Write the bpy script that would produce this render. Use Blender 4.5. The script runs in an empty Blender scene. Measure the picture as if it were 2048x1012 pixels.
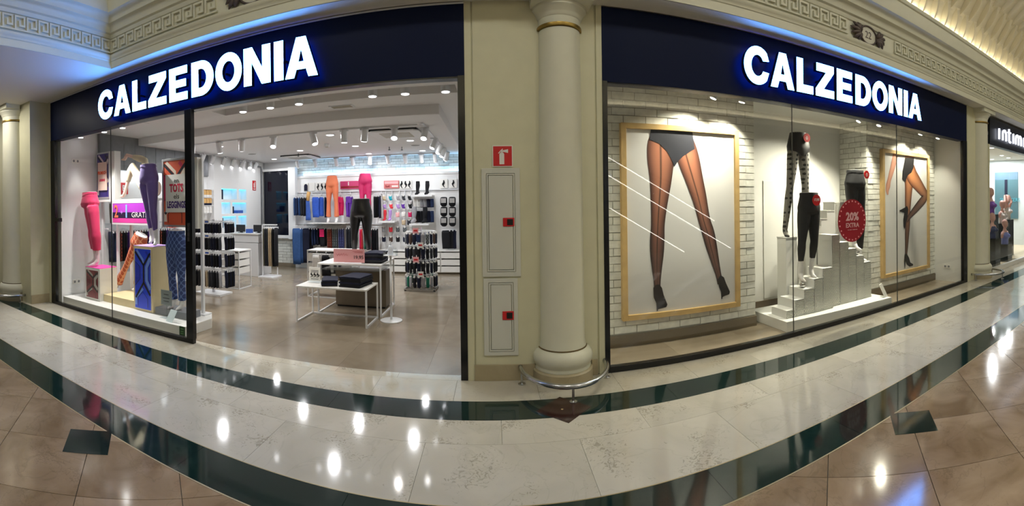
import bpy, math, random
from math import sin, cos, pi, atan2, hypot, radians
from mathutils import Vector, Matrix
random.seed(11)
sc = bpy.context.scene
col = sc.collection

# ------------------------------------------------------------------ camera
# a swept (cylindrical) panorama: F pixels per radian in a 2048 x 1012 frame
F, HORIZON, ROLL, PITCH, YAW = 871.24, 410.74, .0123, -.0024, .0431
CAM = Vector((0, -4.0, 1.617))
def cam_to_world(x, y, z):                      # x right, y forward, z up
    x, z = x*cos(ROLL) + z*sin(ROLL), -x*sin(ROLL) + z*cos(ROLL)
    y, z = y*cos(PITCH) - z*sin(PITCH), y*sin(PITCH) + z*cos(PITCH)
    return Vector((x*cos(YAW) + y*sin(YAW), -x*sin(YAW) + y*cos(YAW), z))
cd = bpy.data.cameras.new('camera')
cd.type = 'PANO'
cd.panorama_type = 'CENTRAL_CYLINDRICAL'
cd.central_cylindrical_range_u_min = -1024/F
cd.central_cylindrical_range_u_max = 1024/F
cd.central_cylindrical_range_v_min = -(1012 - HORIZON)/F
cd.central_cylindrical_range_v_max = HORIZON/F
cd.central_cylindrical_radius = 1.0
cd.clip_start = .02
cam = bpy.data.objects.new('camera', cd)
col.objects.link(cam)
r_, u_, f_ = cam_to_world(1, 0, 0), cam_to_world(0, 0, 1), cam_to_world(0, 1, 0)
cam.matrix_world = Matrix(((r_.x, u_.x, -f_.x, CAM.x), (r_.y, u_.y, -f_.y, CAM.y), (r_.z, u_.z, -f_.z, CAM.z), (0, 0, 0, 1)))
sc.camera = cam

# ------------------------------------------------------------------ world, light, exposure
w = bpy.data.worlds.new('world'); sc.world = w; w.use_nodes = True
w.node_tree.nodes['Background'].inputs[0].default_value = (1.0, .96, .88, 1)
w.node_tree.nodes['Background'].inputs[1].default_value = .06
vs = sc.view_settings
vs.view_transform = 'Standard'; vs.look = 'None'; vs.exposure = 0.0; vs.gamma = 1.0; vs.use_curve_mapping = False
sc.cycles.max_bounces = 7
sc.cycles.adaptive_threshold = .03
sc.cycles.transparent_max_bounces = 24
sc.cycles.caustics_reflective = False
sc.cycles.caustics_refractive = False
sc.cycles.sample_clamp_indirect = 6

def area(name, loc, size, energy, color, rot=(0, 0, 0), shape='RECTANGLE', spread=pi, parent=None):
    d = bpy.data.lights.new(name, 'AREA'); d.shape = shape
    d.size = size[0]
    if shape in ('RECTANGLE', 'ELLIPSE'): d.size_y = size[1]
    d.energy = energy; d.color = color; d.spread = spread
    o = bpy.data.objects.new(name, d); col.objects.link(o)
    o.location = loc; o.rotation_euler = rot
    if parent: o.parent = parent
    return o
def spot(name, loc, target, energy, color, angle=50, blend=.6, r=.03, parent=None):
    d = bpy.data.lights.new(name, 'SPOT'); d.energy = energy; d.color = color
    d.spot_size = radians(angle); d.spot_blend = blend; d.shadow_soft_size = r
    o = bpy.data.objects.new(name, d); col.objects.link(o)
    o.location = loc
    o.rotation_euler = (Vector(target) - Vector(loc)).to_track_quat('-Z', 'Y').to_euler()
    return o
# the mall: a tube lying behind the lip of the cornice (the photograph shows the vault washed from there), its twin
# on the far side of the aisle, the aisle's ceiling lamps over and behind the viewer, the lamps of the side passage
WARM = (1.0, .94, .78)
area('cornice_cove_tube', (5.75, -.475, 4.372), (20, .05), 30, WARM, (radians(172), 0, 0))
area('far_cove_tube_offscreen', (5.75, -7.73, 4.42), (20, .05), 120, WARM, (radians(-150), 0, 0))
for i, x in enumerate((-3.0, 0.2, 3.4, 6.6, 9.8)):
    area('aisle_ceiling_lamp_offscreen', (x, -4.1, 6.1), (1.1, 1.1), 48, (1, .985, .86), (0, 0, 0), 'DISK')
for x in (-6.95, -9.5):
    area('passage_ceiling_lamp_offscreen', (x, -1.2, 3.47), (.4, .4), 24, (1, .95, .84), (0, 0, 0), 'DISK')

# ------------------------------------------------------------------ materials
def lin(c): return tuple(((v/255)/12.92 if v/255 <= .04045 else ((v/255 + .055)/1.055)**2.4) for v in c)
MATS = {}
def nd(nt, t, **k):
    n = nt.nodes.new(t)
    for a, b in k.items(): setattr(n, a, b)
    return n
def mat(name, rgb, rough=.5, metal=0, spec=.5, emit=None, estr=0, var=0, vscale=6, bump=0, bscale=40, rnd=0, sheen=0, coat=0, alpha=None, trans=0):
    """procedural principled material: var = noise tint, rnd = tint by object, bump = fine relief"""
    if name in MATS: return MATS[name]
    m = bpy.data.materials.new(name); m.use_nodes = True; nt = m.node_tree; b = nt.nodes['Principled BSDF']
    c = lin(rgb); b.inputs['Base Color'].default_value = (*c, 1)
    b.inputs['Roughness'].default_value = rough; b.inputs['Metallic'].default_value = metal
    b.inputs['Specular IOR Level'].default_value = spec
    if sheen: b.inputs['Sheen Weight'].default_value = sheen
    if coat: b.inputs['Coat Weight'].default_value = coat
    if trans: b.inputs['Transmission Weight'].default_value = trans
    if alpha is not None: b.inputs['Alpha'].default_value = alpha
    if emit: b.inputs['Emission Color'].default_value = (*lin(emit), 1); b.inputs['Emission Strength'].default_value = estr
    tc = nd(nt, 'ShaderNodeTexCoord')
    if var or rnd:
        hs = nd(nt, 'ShaderNodeHueSaturation'); hs.inputs['Color'].default_value = (*c, 1)
        val = None
        if var:
            n = nd(nt, 'ShaderNodeTexNoise'); n.inputs['Scale'].default_value = vscale; n.inputs['Detail'].default_value = 5
            nt.links.new(tc.outputs['Object'], n.inputs['Vector'])
            mr = nd(nt, 'ShaderNodeMapRange'); mr.inputs[1].default_value = .3; mr.inputs[2].default_value = .7; mr.inputs[3].default_value = 1 - var; mr.inputs[4].default_value = 1 + var
            nt.links.new(n.outputs['Fac'], mr.inputs[0]); val = mr.outputs[0]
        if rnd:
            oi = nd(nt, 'ShaderNodeObjectInfo'); mr = nd(nt, 'ShaderNodeMapRange'); mr.inputs[3].default_value = 1 - rnd; mr.inputs[4].default_value = 1 + rnd
            nt.links.new(oi.outputs['Random'], mr.inputs[0])
            if val:
                mu = nd(nt, 'ShaderNodeMath', operation='MULTIPLY'); nt.links.new(val, mu.inputs[0]); nt.links.new(mr.outputs[0], mu.inputs[1]); val = mu.outputs[0]
            else: val = mr.outputs[0]
        nt.links.new(val, hs.inputs['Value']); nt.links.new(hs.outputs[0], b.inputs['Base Color'])
    if bump:
        n = nd(nt, 'ShaderNodeTexNoise'); n.inputs['Scale'].default_value = bscale; n.inputs['Detail'].default_value = 4
        nt.links.new(tc.outputs['Object'], n.inputs['Vector'])
        bp = nd(nt, 'ShaderNodeBump'); bp.inputs['Strength'].default_value = bump; bp.inputs['Distance'].default_value = .01
        nt.links.new(n.outputs['Fac'], bp.inputs['Height']); nt.links.new(bp.outputs[0], b.inputs['Normal'])
    MATS[name] = m
    return m
def marble(name, base, dark, light, rough=.12, scale=1.0, fleck=.0, veins=.35, rnd=.05):
    """polished stone: cloudy two-tone noise, thin veins and small dark flecks, each slab tinted by its own random"""
    m = bpy.data.materials.new(name); m.use_nodes = True; nt = m.node_tree; b = nt.nodes['Principled BSDF']; L = nt.links.new
    b.inputs['Roughness'].default_value = rough; b.inputs['Specular IOR Level'].default_value = .5
    tc = nd(nt, 'ShaderNodeTexCoord'); oi = nd(nt, 'ShaderNodeObjectInfo')
    ad = nd(nt, 'ShaderNodeVectorMath', operation='MULTIPLY_ADD'); ad.inputs[1].default_value = (37, 61, 13)
    L(oi.outputs['Random'], ad.inputs[0]); L(tc.outputs['Object'], ad.inputs[2])
    n1 = nd(nt, 'ShaderNodeTexNoise'); n1.inputs['Scale'].default_value = 2.2*scale; n1.inputs['Detail'].default_value = 6; n1.inputs['Distortion'].default_value = .8; L(ad.outputs[0], n1.inputs['Vector'])
    r1 = nd(nt, 'ShaderNodeValToRGB'); e = r1.color_ramp.elements
    e[0].position = .32; e[0].color = (*lin(base), 1); e[1].position = .72; e[1].color = (*lin(light), 1); L(n1.outputs['Fac'], r1.inputs[0])
    n2 = nd(nt, 'ShaderNodeTexNoise'); n2.inputs['Scale'].default_value = 1.6*scale; n2.inputs['Detail'].default_value = 8; n2.inputs['Distortion'].default_value = 1.6; L(ad.outputs[0], n2.inputs['Vector'])
    r2 = nd(nt, 'ShaderNodeValToRGB'); r2.color_ramp.elements[0].position = .485; r2.color_ramp.elements[0].color = (0, 0, 0, 1)
    e2 = r2.color_ramp.elements.new(.5); e2.color = (veins, veins, veins, 1); r2.color_ramp.elements[-1].position = .515; r2.color_ramp.elements[-1].color = (0, 0, 0, 1); L(n2.outputs['Fac'], r2.inputs[0])
    mx = nd(nt, 'ShaderNodeMix', data_type='RGBA'); L(r2.outputs[0], mx.inputs['Factor']); L(r1.outputs[0], mx.inputs[6]); mx.inputs[7].default_value = (*lin(dark), 1)
    out = mx.outputs[2]
    if fleck:
        n3 = nd(nt, 'ShaderNodeTexNoise'); n3.inputs['Scale'].default_value = 22*scale; n3.inputs['Detail'].default_value = 5; n3.inputs['Distortion'].default_value = 2.5; L(ad.outputs[0], n3.inputs['Vector'])
        n4 = nd(nt, 'ShaderNodeTexNoise'); n4.inputs['Scale'].default_value = 3*scale; L(ad.outputs[0], n4.inputs['Vector'])
        mu = nd(nt, 'ShaderNodeMath', operation='MULTIPLY'); L(n3.outputs['Fac'], mu.inputs[0]); L(n4.outputs['Fac'], mu.inputs[1])
        r3 = nd(nt, 'ShaderNodeValToRGB'); r3.color_ramp.elements[0].position = .335; r3.color_ramp.elements[0].color = (0, 0, 0, 1); r3.color_ramp.elements[1].position = .40; r3.color_ramp.elements[1].color = (fleck,)*3 + (1,); L(mu.outputs[0], r3.inputs[0])
        m2 = nd(nt, 'ShaderNodeMix', data_type='RGBA'); L(r3.outputs[0], m2.inputs['Factor']); L(out, m2.inputs[6]); m2.inputs[7].default_value = (*lin(dark), 1); out = m2.outputs[2]
    hs = nd(nt, 'ShaderNodeHueSaturation'); mr = nd(nt, 'ShaderNodeMapRange'); mr.inputs[3].default_value = 1 - rnd; mr.inputs[4].default_value = 1 + rnd
    L(oi.outputs['Random'], mr.inputs[0]); L(mr.outputs[0], hs.inputs['Value']); L(out, hs.inputs['Color']); L(hs.outputs[0], b.inputs['Base Color'])
    MATS[name] = m
    return m
def glass(name, tint=(1, 1, 1), ior=1.5, rough=0.0):
    """thin pane: clear with a Fresnel mirror"""
    m = bpy.data.materials.new(name); m.use_nodes = True; nt = m.node_tree; nt.nodes.remove(nt.nodes['Principled BSDF'])
    t = nd(nt, 'ShaderNodeBsdfTransparent'); t.inputs[0].default_value = (*tint, 1)
    g = nd(nt, 'ShaderNodeBsdfGlossy'); g.inputs['Roughness'].default_value = rough
    lw = nd(nt, 'ShaderNodeLayerWeight'); lw.inputs[0].default_value = .5
    pw = nd(nt, 'ShaderNodeMath', operation='POWER'); pw.inputs[1].default_value = 5
    r0 = ((ior-1)/(ior+1))**2
    ma = nd(nt, 'ShaderNodeMath', operation='MULTIPLY_ADD'); ma.inputs[1].default_value = 1-r0; ma.inputs[2].default_value = r0
    mx = nd(nt, 'ShaderNodeMixShader'); L = nt.links.new
    L(lw.outputs['Facing'], pw.inputs[0]); L(pw.outputs[0], ma.inputs[0]); L(ma.outputs[0], mx.inputs[0])
    L(t.outputs[0], mx.inputs[1]); L(g.outputs[0], mx.inputs[2]); L(mx.outputs[0], nt.nodes['Material Output'].inputs[0])
    MATS[name] = m
    return m
def emis(name, rgb, s):
    if name in MATS: return MATS[name]
    m = bpy.data.materials.new(name); m.use_nodes = True; nt = m.node_tree; nt.nodes.remove(nt.nodes['Principled BSDF'])
    e = nd(nt, 'ShaderNodeEmission'); e.inputs[0].default_value = (*lin(rgb), 1); e.inputs[1].default_value = s
    nt.links.new(e.outputs[0], nt.nodes['Material Output'].inputs[0]); MATS[name] = m
    return m
def vcol(name, rough=.5, estr=0):
    """flat print: colours come from the mesh's own colour attribute"""
    m = bpy.data.materials.new(name); m.use_nodes = True; nt = m.node_tree; b = nt.nodes['Principled BSDF']
    a = nd(nt, 'ShaderNodeVertexColor', layer_name='print'); nt.links.new(a.outputs[0], b.inputs['Base Color']); b.inputs['Roughness'].default_value = rough
    MATS[name] = m
    return m
def lattice(name, c1, c2, sx, sz, width=.35, rough=.7):
    """knit print: diamond lattice of two colours in object space"""
    m = bpy.data.materials.new(name); m.use_nodes = True; nt = m.node_tree; b = nt.nodes['Principled BSDF']; L = nt.links.new
    tc = nd(nt, 'ShaderNodeTexCoord'); sp = nd(nt, 'ShaderNodeSeparateXYZ'); L(tc.outputs['Object'], sp.inputs[0])
    def M(op, a, bb=None):
        n = nd(nt, 'ShaderNodeMath', operation=op)
        for i, v in enumerate((a, bb)):
            if v is None: continue
            if isinstance(v, (int, float)): n.inputs[i].default_value = v
            else: L(v, n.inputs[i])
        return n.outputs[0]
    x = M('MULTIPLY', sp.outputs[0], sx); z = M('MULTIPLY', sp.outputs[2], sz)
    s = M('MULTIPLY', M('SINE', M('ADD', x, z)), M('SINE', M('SUBTRACT', x, z)))
    f = M('LESS_THAN', M('ABSOLUTE', s), width)
    mx = nd(nt, 'ShaderNodeMix', data_type='RGBA'); L(f, mx.inputs['Factor']); mx.inputs[6].default_value = (*lin(c1), 1); mx.inputs[7].default_value = (*lin(c2), 1)
    L(mx.outputs[2], b.inputs['Base Color']); b.inputs['Roughness'].default_value = rough
    MATS[name] = m
    return m

# ------------------------------------------------------------------ mesh helpers
def origin_of(o):
    while o is not None and o.parent is not None: o = o.parent
    return o
class MB:
    """collects shapes in world coordinates; build() links them as ONE mesh object, local to its thing"""
    def __init__(s): s.v = []; s.f = []; s.c = []
    def add(s, vs, fs):
        n = len(s.v); s.v += [tuple(p) for p in vs]; s.f += [tuple(i + n for i in q) for q in fs]; return s
    def box(s, x0, x1, y0, y1, z0, z1):
        return s.add([(x0, y0, z0), (x1, y0, z0), (x1, y1, z0), (x0, y1, z0), (x0, y0, z1), (x1, y0, z1), (x1, y1, z1), (x0, y1, z1)],
                     [(0, 3, 2, 1), (4, 5, 6, 7), (0, 1, 5, 4), (1, 2, 6, 5), (2, 3, 7, 6), (3, 0, 4, 7)])
    def cbox(s, c, d): return s.box(c[0]-d[0]/2, c[0]+d[0]/2, c[1]-d[1]/2, c[1]+d[1]/2, c[2]-d[2]/2, c[2]+d[2]/2)
    def quad(s, a, b, c, d): return s.add([a, b, c, d], [(0, 1, 2, 3)])
    def prism(s, poly, axis, a, b):
        """polygon in the two other axes pushed from a to b along axis"""
        n = len(poly)
        def p(u, w, t): return {'x': (t, u, w), 'y': (u, t, w), 'z': (u, w, t)}[axis]
        vs = [p(u, w, a) for u, w in poly] + [p(u, w, b) for u, w in poly]
        fs = [tuple(range(n)), tuple(range(2*n-1, n-1, -1))] + [(i, i+n, (i+1) % n+n, (i+1) % n) for i in range(n)]
        return s.add(vs, fs)
    def ringprism(s, outer, inner, axis, a, b):
        """frame-like prism: outer and inner loop with the same number of points"""
        n = len(outer)
        def p(u, w, t): return {'x': (t, u, w), 'y': (u, t, w), 'z': (u, w, t)}[axis]
        vs = [p(*q, a) for q in outer] + [p(*q, a) for q in inner] + [p(*q, b) for q in outer] + [p(*q, b) for q in inner]
        fs = []
        for i in range(n):
            j = (i+1) % n
            fs += [(i, j, n+j, n+i), (2*n+i, 3*n+i, 3*n+j, 2*n+j), (i, 2*n+i, 2*n+j, j), (n+i, n+j, 3*n+j, 3*n+i)]
        return s.add(vs, fs)
    def loft(s, rings, cap=True, closed=True):
        n = len(rings[0]); vs = [p for r in rings for p in r]; fs = []
        for k in range(len(rings)-1):
            for i in range(n if closed else n-1):
                j = (i+1) % n; fs.append((k*n+i, k*n+j, (k+1)*n+j, (k+1)*n+i))
        if cap and closed: fs += [tuple(range(n-1, -1, -1)), tuple(range((len(rings)-1)*n, len(rings)*n))]
        return s.add(vs, fs)
    def tube(s, pts, r, n=8, ref=(0, 1, 0), cap=True, closed=False):
        """r: number, list of numbers or list of (across, along ref)"""
        pts = [Vector(p) for p in pts]; m = len(pts); rings = []
        for i, p in enumerate(pts):
            if closed: t = pts[(i+1) % m] - pts[i-1]
            else: t = pts[min(i+1, m-1)] - pts[max(i-1, 0)]
            t.normalize(); rf = Vector(ref)
            if abs(t.dot(rf)) > .95: rf = Vector((1, 0, 0)) if abs(t.x) < .9 else Vector((0, 0, 1))
            a = t.cross(rf).normalized(); b = a.cross(t).normalized()
            q = r[i] if isinstance(r, (list, tuple)) else r
            ra, rb = q if isinstance(q, (list, tuple)) else (q, q)
            rings.append([p + a*ra*cos(2*pi*k/n) + b*rb*sin(2*pi*k/n) for k in range(n)])
        if closed:
            rings.append(rings[0]); return s.loft(rings, False)
        return s.loft(rings, cap)
    def lathe(s, prof, c=(0, 0), n=24, a0=0, a1=2*pi):
        full = abs(a1-a0-2*pi) < 1e-6; m = n if full else n+1
        rings = [[(c[0]+r*cos(a0+(a1-a0)*k/n), c[1]+r*sin(a0+(a1-a0)*k/n), z) for k in range(m)] for r, z in prof]
        return s.loft(rings, full, full)
    def disc(s, c, r, axis='z', h=.01, n=20, r2=None):
        x, y, z = c; R2 = r if r2 is None else r2
        return s.prism([({'x': y, 'y': x, 'z': x}[axis] + r*cos(2*pi*k/n), {'x': z, 'y': z, 'z': y}[axis] + R2*sin(2*pi*k/n)) for k in range(n)], axis, {'x': x, 'y': y, 'z': z}[axis], {'x': x, 'y': y, 'z': z}[axis] + h)
    def mesh(s, name):
        me = bpy.data.meshes.new(name); me.from_pydata(s.v, [], s.f); me.update(); return me
    def build(s, name, m, parent=None, smooth=False, bevel=0, label=None, fix=True):
        me = s.mesh(name)
        if parent is not None:
            r = origin_of(parent)
            M = (Matrix.Translation(r.location) @ Matrix.Rotation(r.rotation_euler.z, 4, 'Z')).inverted()
            me.transform(M)
        return link(name, me, m, parent, smooth, bevel, label, fix)
def link(name, me, m, parent=None, smooth=False, bevel=0, label=None, fix=False):
    if fix:
        import bmesh
        bm = bmesh.new(); bm.from_mesh(me); bmesh.ops.recalc_face_normals(bm, faces=bm.faces); bm.to_mesh(me); bm.free()
    if smooth:
        me.polygons.foreach_set('use_smooth', [True]*len(me.polygons))
        if smooth != 1: me.set_sharp_from_angle(angle=radians(smooth))
    me.materials.append(MATS[m] if isinstance(m, str) else m)
    o = bpy.data.objects.new(name, me); col.objects.link(o)
    if parent is not None: o.parent = parent
    if bevel:
        b = o.modifiers.new('edge', 'BEVEL'); b.width = bevel; b.segments = 2; b.limit_method = 'ANGLE'
    if label: o['label'] = label
    return o
def thing(name, label, cat, loc=(0, 0, 0), rz=0, group=None):
    o = bpy.data.objects.new(name, None); col.objects.link(o); o.empty_display_size = .05
    o.location = loc; o.rotation_euler = (0, 0, rz); o['label'] = label; o['category'] = cat
    if group: o['group'] = group
    return o
def tag(o, label, cat, group=None):
    o['label'] = label; o['category'] = cat
    if group: o['group'] = group
    return o
def struct(o): o['kind'] = 'structure'; return o
def dup(root, loc=None, rz=None, label=None, group=None, z_scale=None):
    r = root.copy(); col.objects.link(r)
    if loc is not None: r.location = loc
    if rz is not None: r.rotation_euler = (0, 0, rz)
    if label: r['label'] = label
    if group: r['group'] = group
    for ch in list(root.children):
        c = ch.copy(); col.objects.link(c); c.parent = r
        for g in list(ch.children):
            d = g.copy(); col.objects.link(d); d.parent = c
    return r
def piece(o, loc, parent, rz=0):
    """one more copy of a small piece (shares its mesh)"""
    c = o.copy(); col.objects.link(c); c.parent = parent; c.location = loc; c.rotation_euler = (0, 0, rz); return c
def text(name, s, size, m, parent, c, ext=.002, bold=0, align='CENTER', facing='y', sx=1.0, label=None, roll=0):
    """flat lettering standing upright at c, read from -y (facing 'y'), from +x (facing 'x')"""
    cu = bpy.data.curves.new('txt', 'FONT'); cu.body = s; cu.size = size; cu.extrude = ext; cu.offset = bold; cu.align_x = align; cu.align_y = 'CENTER'; cu.resolution_u = 2
    t = bpy.data.objects.new('txt', cu); col.objects.link(t)
    me = bpy.data.meshes.new_from_object(t.evaluated_get(bpy.context.evaluated_depsgraph_get()))
    bpy.data.objects.remove(t); bpy.data.curves.remove(cu)
    M = Matrix.Rotation(pi/2, 4, 'X') @ Matrix.Rotation(roll, 4, 'Z') @ Matrix.Diagonal((sx, 1, 1, 1))
    if facing == 'x': M = Matrix.Rotation(pi/2, 4, 'Z') @ M
    if facing == '-x': M = Matrix.Rotation(-pi/2, 4, 'Z') @ M
    M = Matrix.Translation(c) @ M
    if parent is not None:
        r = origin_of(parent); M = (Matrix.Translation(r.location) @ Matrix.Rotation(r.rotation_euler.z, 4, 'Z')).inverted() @ M
    me.transform(M); me.materials.clear()
    return link(name, me, m, parent, label=label)
def remesh(mb, name, voxel=.012, smooth=6):
    """fuses overlapping tubes into one continuous skin"""
    o = bpy.data.objects.new('tmp', mb.mesh('tmp')); col.objects.link(o)
    r = o.modifiers.new('r', 'REMESH'); r.mode = 'VOXEL'; r.voxel_size = voxel; r.use_smooth_shade = True
    s = o.modifiers.new('s', 'SMOOTH'); s.factor = .5; s.iterations = smooth
    me = bpy.data.meshes.new_from_object(o.evaluated_get(bpy.context.evaluated_depsgraph_get())); me.name = name
    bpy.data.objects.remove(o); me.materials.clear()
    return me
def place_mesh(me, parent):
    r = origin_of(parent); me.transform((Matrix.Translation(r.location) @ Matrix.Rotation(r.rotation_euler.z, 4, 'Z')).inverted()); return me
def lerp(a, b, t): return a + (b-a)*t
def rect(x0, x1, z0, z1): return [(x0, z0), (x1, z0), (x1, z1), (x0, z1)]

# ---- the palette
mat('plaster', (206, 203, 174), .55, var=.03, bump=.05)
mat('plaster_white', (214, 212, 192), .5, var=.02)
mat('ceiling_white', (226, 222, 212), .7)
mat('shop_white', (228, 228, 227), .6)
mat('shop_ceiling', (226, 224, 222), .8)
mat('black_frame', (12, 14, 17), .25, spec=.5)
mat('navy_panel', (12, 22, 52), .4, spec=.10)
mat('gold', (150, 124, 62), .35, .8)
mat('steel', (190, 192, 195), .22, 1.0, var=.03)
mat('chrome', (205, 205, 205), .08, 1.0)
mat('white_metal', (222, 223, 224), .35)
mat('white_lacquer', (226, 225, 220), .35)
mat('wood', (196, 164, 108), .45, var=.10, vscale=9)
mat('brass_line', (178, 160, 118), .4, .4)
mat('joint', (140, 132, 114), .8)
mat('grey_wood', (120, 122, 126), .6, var=.10, vscale=10)
mat('red', (196, 30, 36), .4)
mat('dark_red', (140, 22, 34), .45)
mat('black_plastic', (20, 20, 22), .4)
mat('white_card', (232, 230, 224), .6)
mat('pink_card', (240, 172, 174), .6)
mat('ink', (46, 44, 46), .7)
mat('skin_white', (226, 224, 222), .35)
mat('dark_front', (40, 40, 42), .3)
marble('cream_marble', (188, 182, 166), (126, 118, 100), (201, 195, 180), .075, fleck=.5, veins=.12, rnd=.05)
marble('green_marble', (14, 35, 32), (66, 94, 86), (24, 47, 43), .06, veins=.10, rnd=.18)
marble('brown_marble', (134, 110, 82), (98, 82, 60), (172, 148, 120), .11, scale=1.3, fleck=.25, veins=.22, rnd=.10)
marble('maroon_marble', (44, 20, 15), (96, 74, 60), (52, 26, 20), .12, veins=.25)
marble('skirting_marble', (160, 148, 118), (118, 106, 80), (176, 164, 136), .3, veins=.12)
marble('shop_tile', (128, 116, 98), (98, 90, 76), (146, 134, 116), .17, scale=.9, veins=.05, rnd=.07)
glass('pane_glass', (.985, .995, .99), 1.45)
glass('acrylic', (.93, .96, .97), 1.4, .03)
# ================================================================== THE SETTING
# ---- floor: sub-floor with every slab a piece of its own
floor = struct(MB().box(-14, 17, -9.2, 0, -.08, -.021).box(-6.4, .3, 0, 6.7, -.08, -.021).box(1.0, 14.6, 0, 3.4, -.08, -.021).build('floor', 'joint'))
def slab(poly, m, top=0.0, name='slab', parent=None):
    return MB().prism(poly, 'z', -.02, top).build(name, m, parent or floor)
def clip(poly, inside, cut):
    out = []
    for i, a in enumerate(poly):
        b = poly[(i+1) % len(poly)]
        if inside(a): out.append(a)
        if inside(a) != inside(b): out.append(cut(a, b))
    return out
G = .0011
def strip(y0, y1, m, step, anchor, xa, xb):
    x = anchor - math.ceil((anchor-xa)/step)*step
    while x < xb:
        slab(rect(x+G, x+step-G, y0+G, y1-G), m); x += step
strip(-.425, 0, 'cream_marble', .72, 1.09, -9, 13)
strip(-.741, -.425, 'green_marble', .93, .53, -9, 13.5)
strip(-1.07, -.741, 'cream_marble', 1.05, 1.09, -9, 13.5)
strip(-1.675, -1.07, 'cream_marble', 1.05, .57, -9, 13.5)
strip(-2.002, -1.675, 'green_marble', 1.02, .2, -9, 12)
for i, (y, yy) in enumerate(((-1.675, .007), (-2.002, .009))):
    struct(MB().box(-9, 12, y-yy/2, y+yy/2, -.02, .0006).build('trim_%d' % (20+i), 'brass_line'))
def diamond(cx, cy, h, m, top=.0015): return slab([(cx-h, cy), (cx, cy-h), (cx+h, cy), (cx, cy+h)], m, top, 'diamond_inlay')
diamond(.533, -.622, .222, 'maroon_marble'); diamond(.52, -.622, .012, 'brass_line', .0018)
P_ = .84                                           # brown slabs laid at 45 degrees to the shop front
for i in range(-16, 12):
    for j in range(-10, 18):
        cp, cm = .42 + i*P_, 4.76 + (j-8)*P_        # x + y, x - y of the slab's lower corner
        q = [((a+b)/2, (a-b)/2) for a, b in ((cp+.003, cm+.003), (cp+P_-.003, cm+.003), (cp+P_-.003, cm+P_-.003), (cp+.003, cm+P_-.003))]
        q = clip(q, lambda p: p[1] < -2.008, lambda a, b: (a[0]+(b[0]-a[0])*(-2.008-a[1])/(b[1]-a[1]), -2.008))
        if len(q) < 3: continue
        mx, my = sum(p[0] for p in q)/len(q), sum(p[1] for p in q)/len(q)
        if my < -5.2 or abs(mx) > 7.5: continue
        slab(q, 'brown_marble')
for cx in (2.59, -2.45): diamond(cx, -2.19, .215, 'green_marble')
for cx in (7.63, -7.49): diamond(cx, -2.19, .215, 'green_marble')
# shop floor tiles, threshold and window floor
for i in range(-7, 2):
    for j in range(0, 8):
        x0, x1, y0, y1 = max(-6.35, -.66+i*.9), min(.25, -.66+(i+1)*.9), max(.125, .02+j*.92), min(6.65, .02+(j+1)*.92)
        if x1 > x0 and y1 > y0: slab(rect(x0+G/2, x1-G/2, y0+G/2, y1-G/2), 'shop_tile')
strip(0, .125, 'cream_marble', .62, -.3, -6.6, 0.3)
for i in range(8):
    for j in range(2): slab(rect(1.0+i*.9+G, 1.9+i*.9-G, .02+j*.66+G, .68+j*.66-G), 'shop_tile')
slab(rect(8.6, 14.5, .02, 3.3), mat('pale_floor', (216, 200, 168), .4), .02)

# ---- shop walls and ceilings
struct(MB().box(-6.45, .35, 6.6, 6.75, 0, 3.15).build('wall_back', 'shop_white'))
struct(MB().box(-6.45, -6.3, .12, 6.6, 0, 3.15).build('wall_left', 'shop_white'))
struct(MB().box(.2, .35, .26, 6.6, 0, 3.15).build('wall_right', 'shop_white'))
fc = MB()
sx0, sx1, sy0, sy1 = -3.75, -.42, .98, 1.34
for a in ((-6.3, sx0, .15, 1.95), (sx1, .2, .15, 1.95), (sx0, sx1, .15, sy0), (sx0, sx1, sy1, 1.95)): fc.box(*a, 3.0, 3.12)
fc.box(sx0, sx1, sy0, sy1, 3.115, 3.14).box(-.72, .2, 1.95, 6.6, 3.0, 3.12)
struct(fc.build('ceiling', 'shop_ceiling'))
struct(MB().box(-6.3, -.72, 1.9, 6.6, 2.86, 3.13).build('ceiling', 'shop_ceiling', bevel=.008))
for x in (-5.0, -2.6): struct(MB().box(x-.003, x+.003, .15, .98, 2.998, 3.001).build('trim_%d' % (30+int(x)), 'joint'))
bh = struct(MB().box(-6.3, -6.235, .93, 4.15, 2.36, 2.86).box(-6.3, -6.235, .93, 1.9, 2.86, 3.0).build('trim_1', 'grey_wood'))
for k in range(11):
    y0 = .93 + k*.29
    MB().box(-6.235, -6.228, y0+.004, y0+.286, 2.362, 2.858).build('panel', 'grey_wood', bh)
# blue-lit band of white bricks over the products, pale wall panel below it
bw = struct(MB().box(-5.15, .2, 6.52, 6.6, 0, 2.42).build('wall_panel', 'shop_white'))
MB().box(-5.15, .2, 6.50, 6.52, 2.38, 2.44).build('ledge', 'shop_white', bw)
mat('white_brick', (222, 222, 214), .75, var=.10, vscale=14, bump=.35, bscale=30, rnd=.08)
def bricks(parent, u0, u1, z0, z1, put, skip=None, h=.075, l=.235, seed=3, mt='white_brick'):
    """running bond; each brick a piece; put(u0, u1, z0, z1, depth) -> box args"""
    rr = random.Random(seed); k = 0; z = z0; n = 0
    while z < z1-.02:
        zz = min(z+h, z1); u = u0 - (l/2 if k % 2 else 0)
        while u < u1-.01:
            a, b = max(u, u0), min(u+l, u1); u += l
            if b-a < .03 or (skip and skip(a, b, z, zz)): continue
            j = lambda: rr.uniform(-.0025, .0025)
            d = rr.uniform(.004, .016)
            x0, x1, y0, y1, q0, q1 = put(a+.0045+j(), b-.0045+j(), z+.0045+j(), zz-.0045+j(), d)
            MB().box(x0, x1, y0, y1, q0, q1).build('brick', mt, parent); n += 1
        z = zz; k += 1
    return n
mat('mortar', (164, 162, 151), .95)
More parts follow.
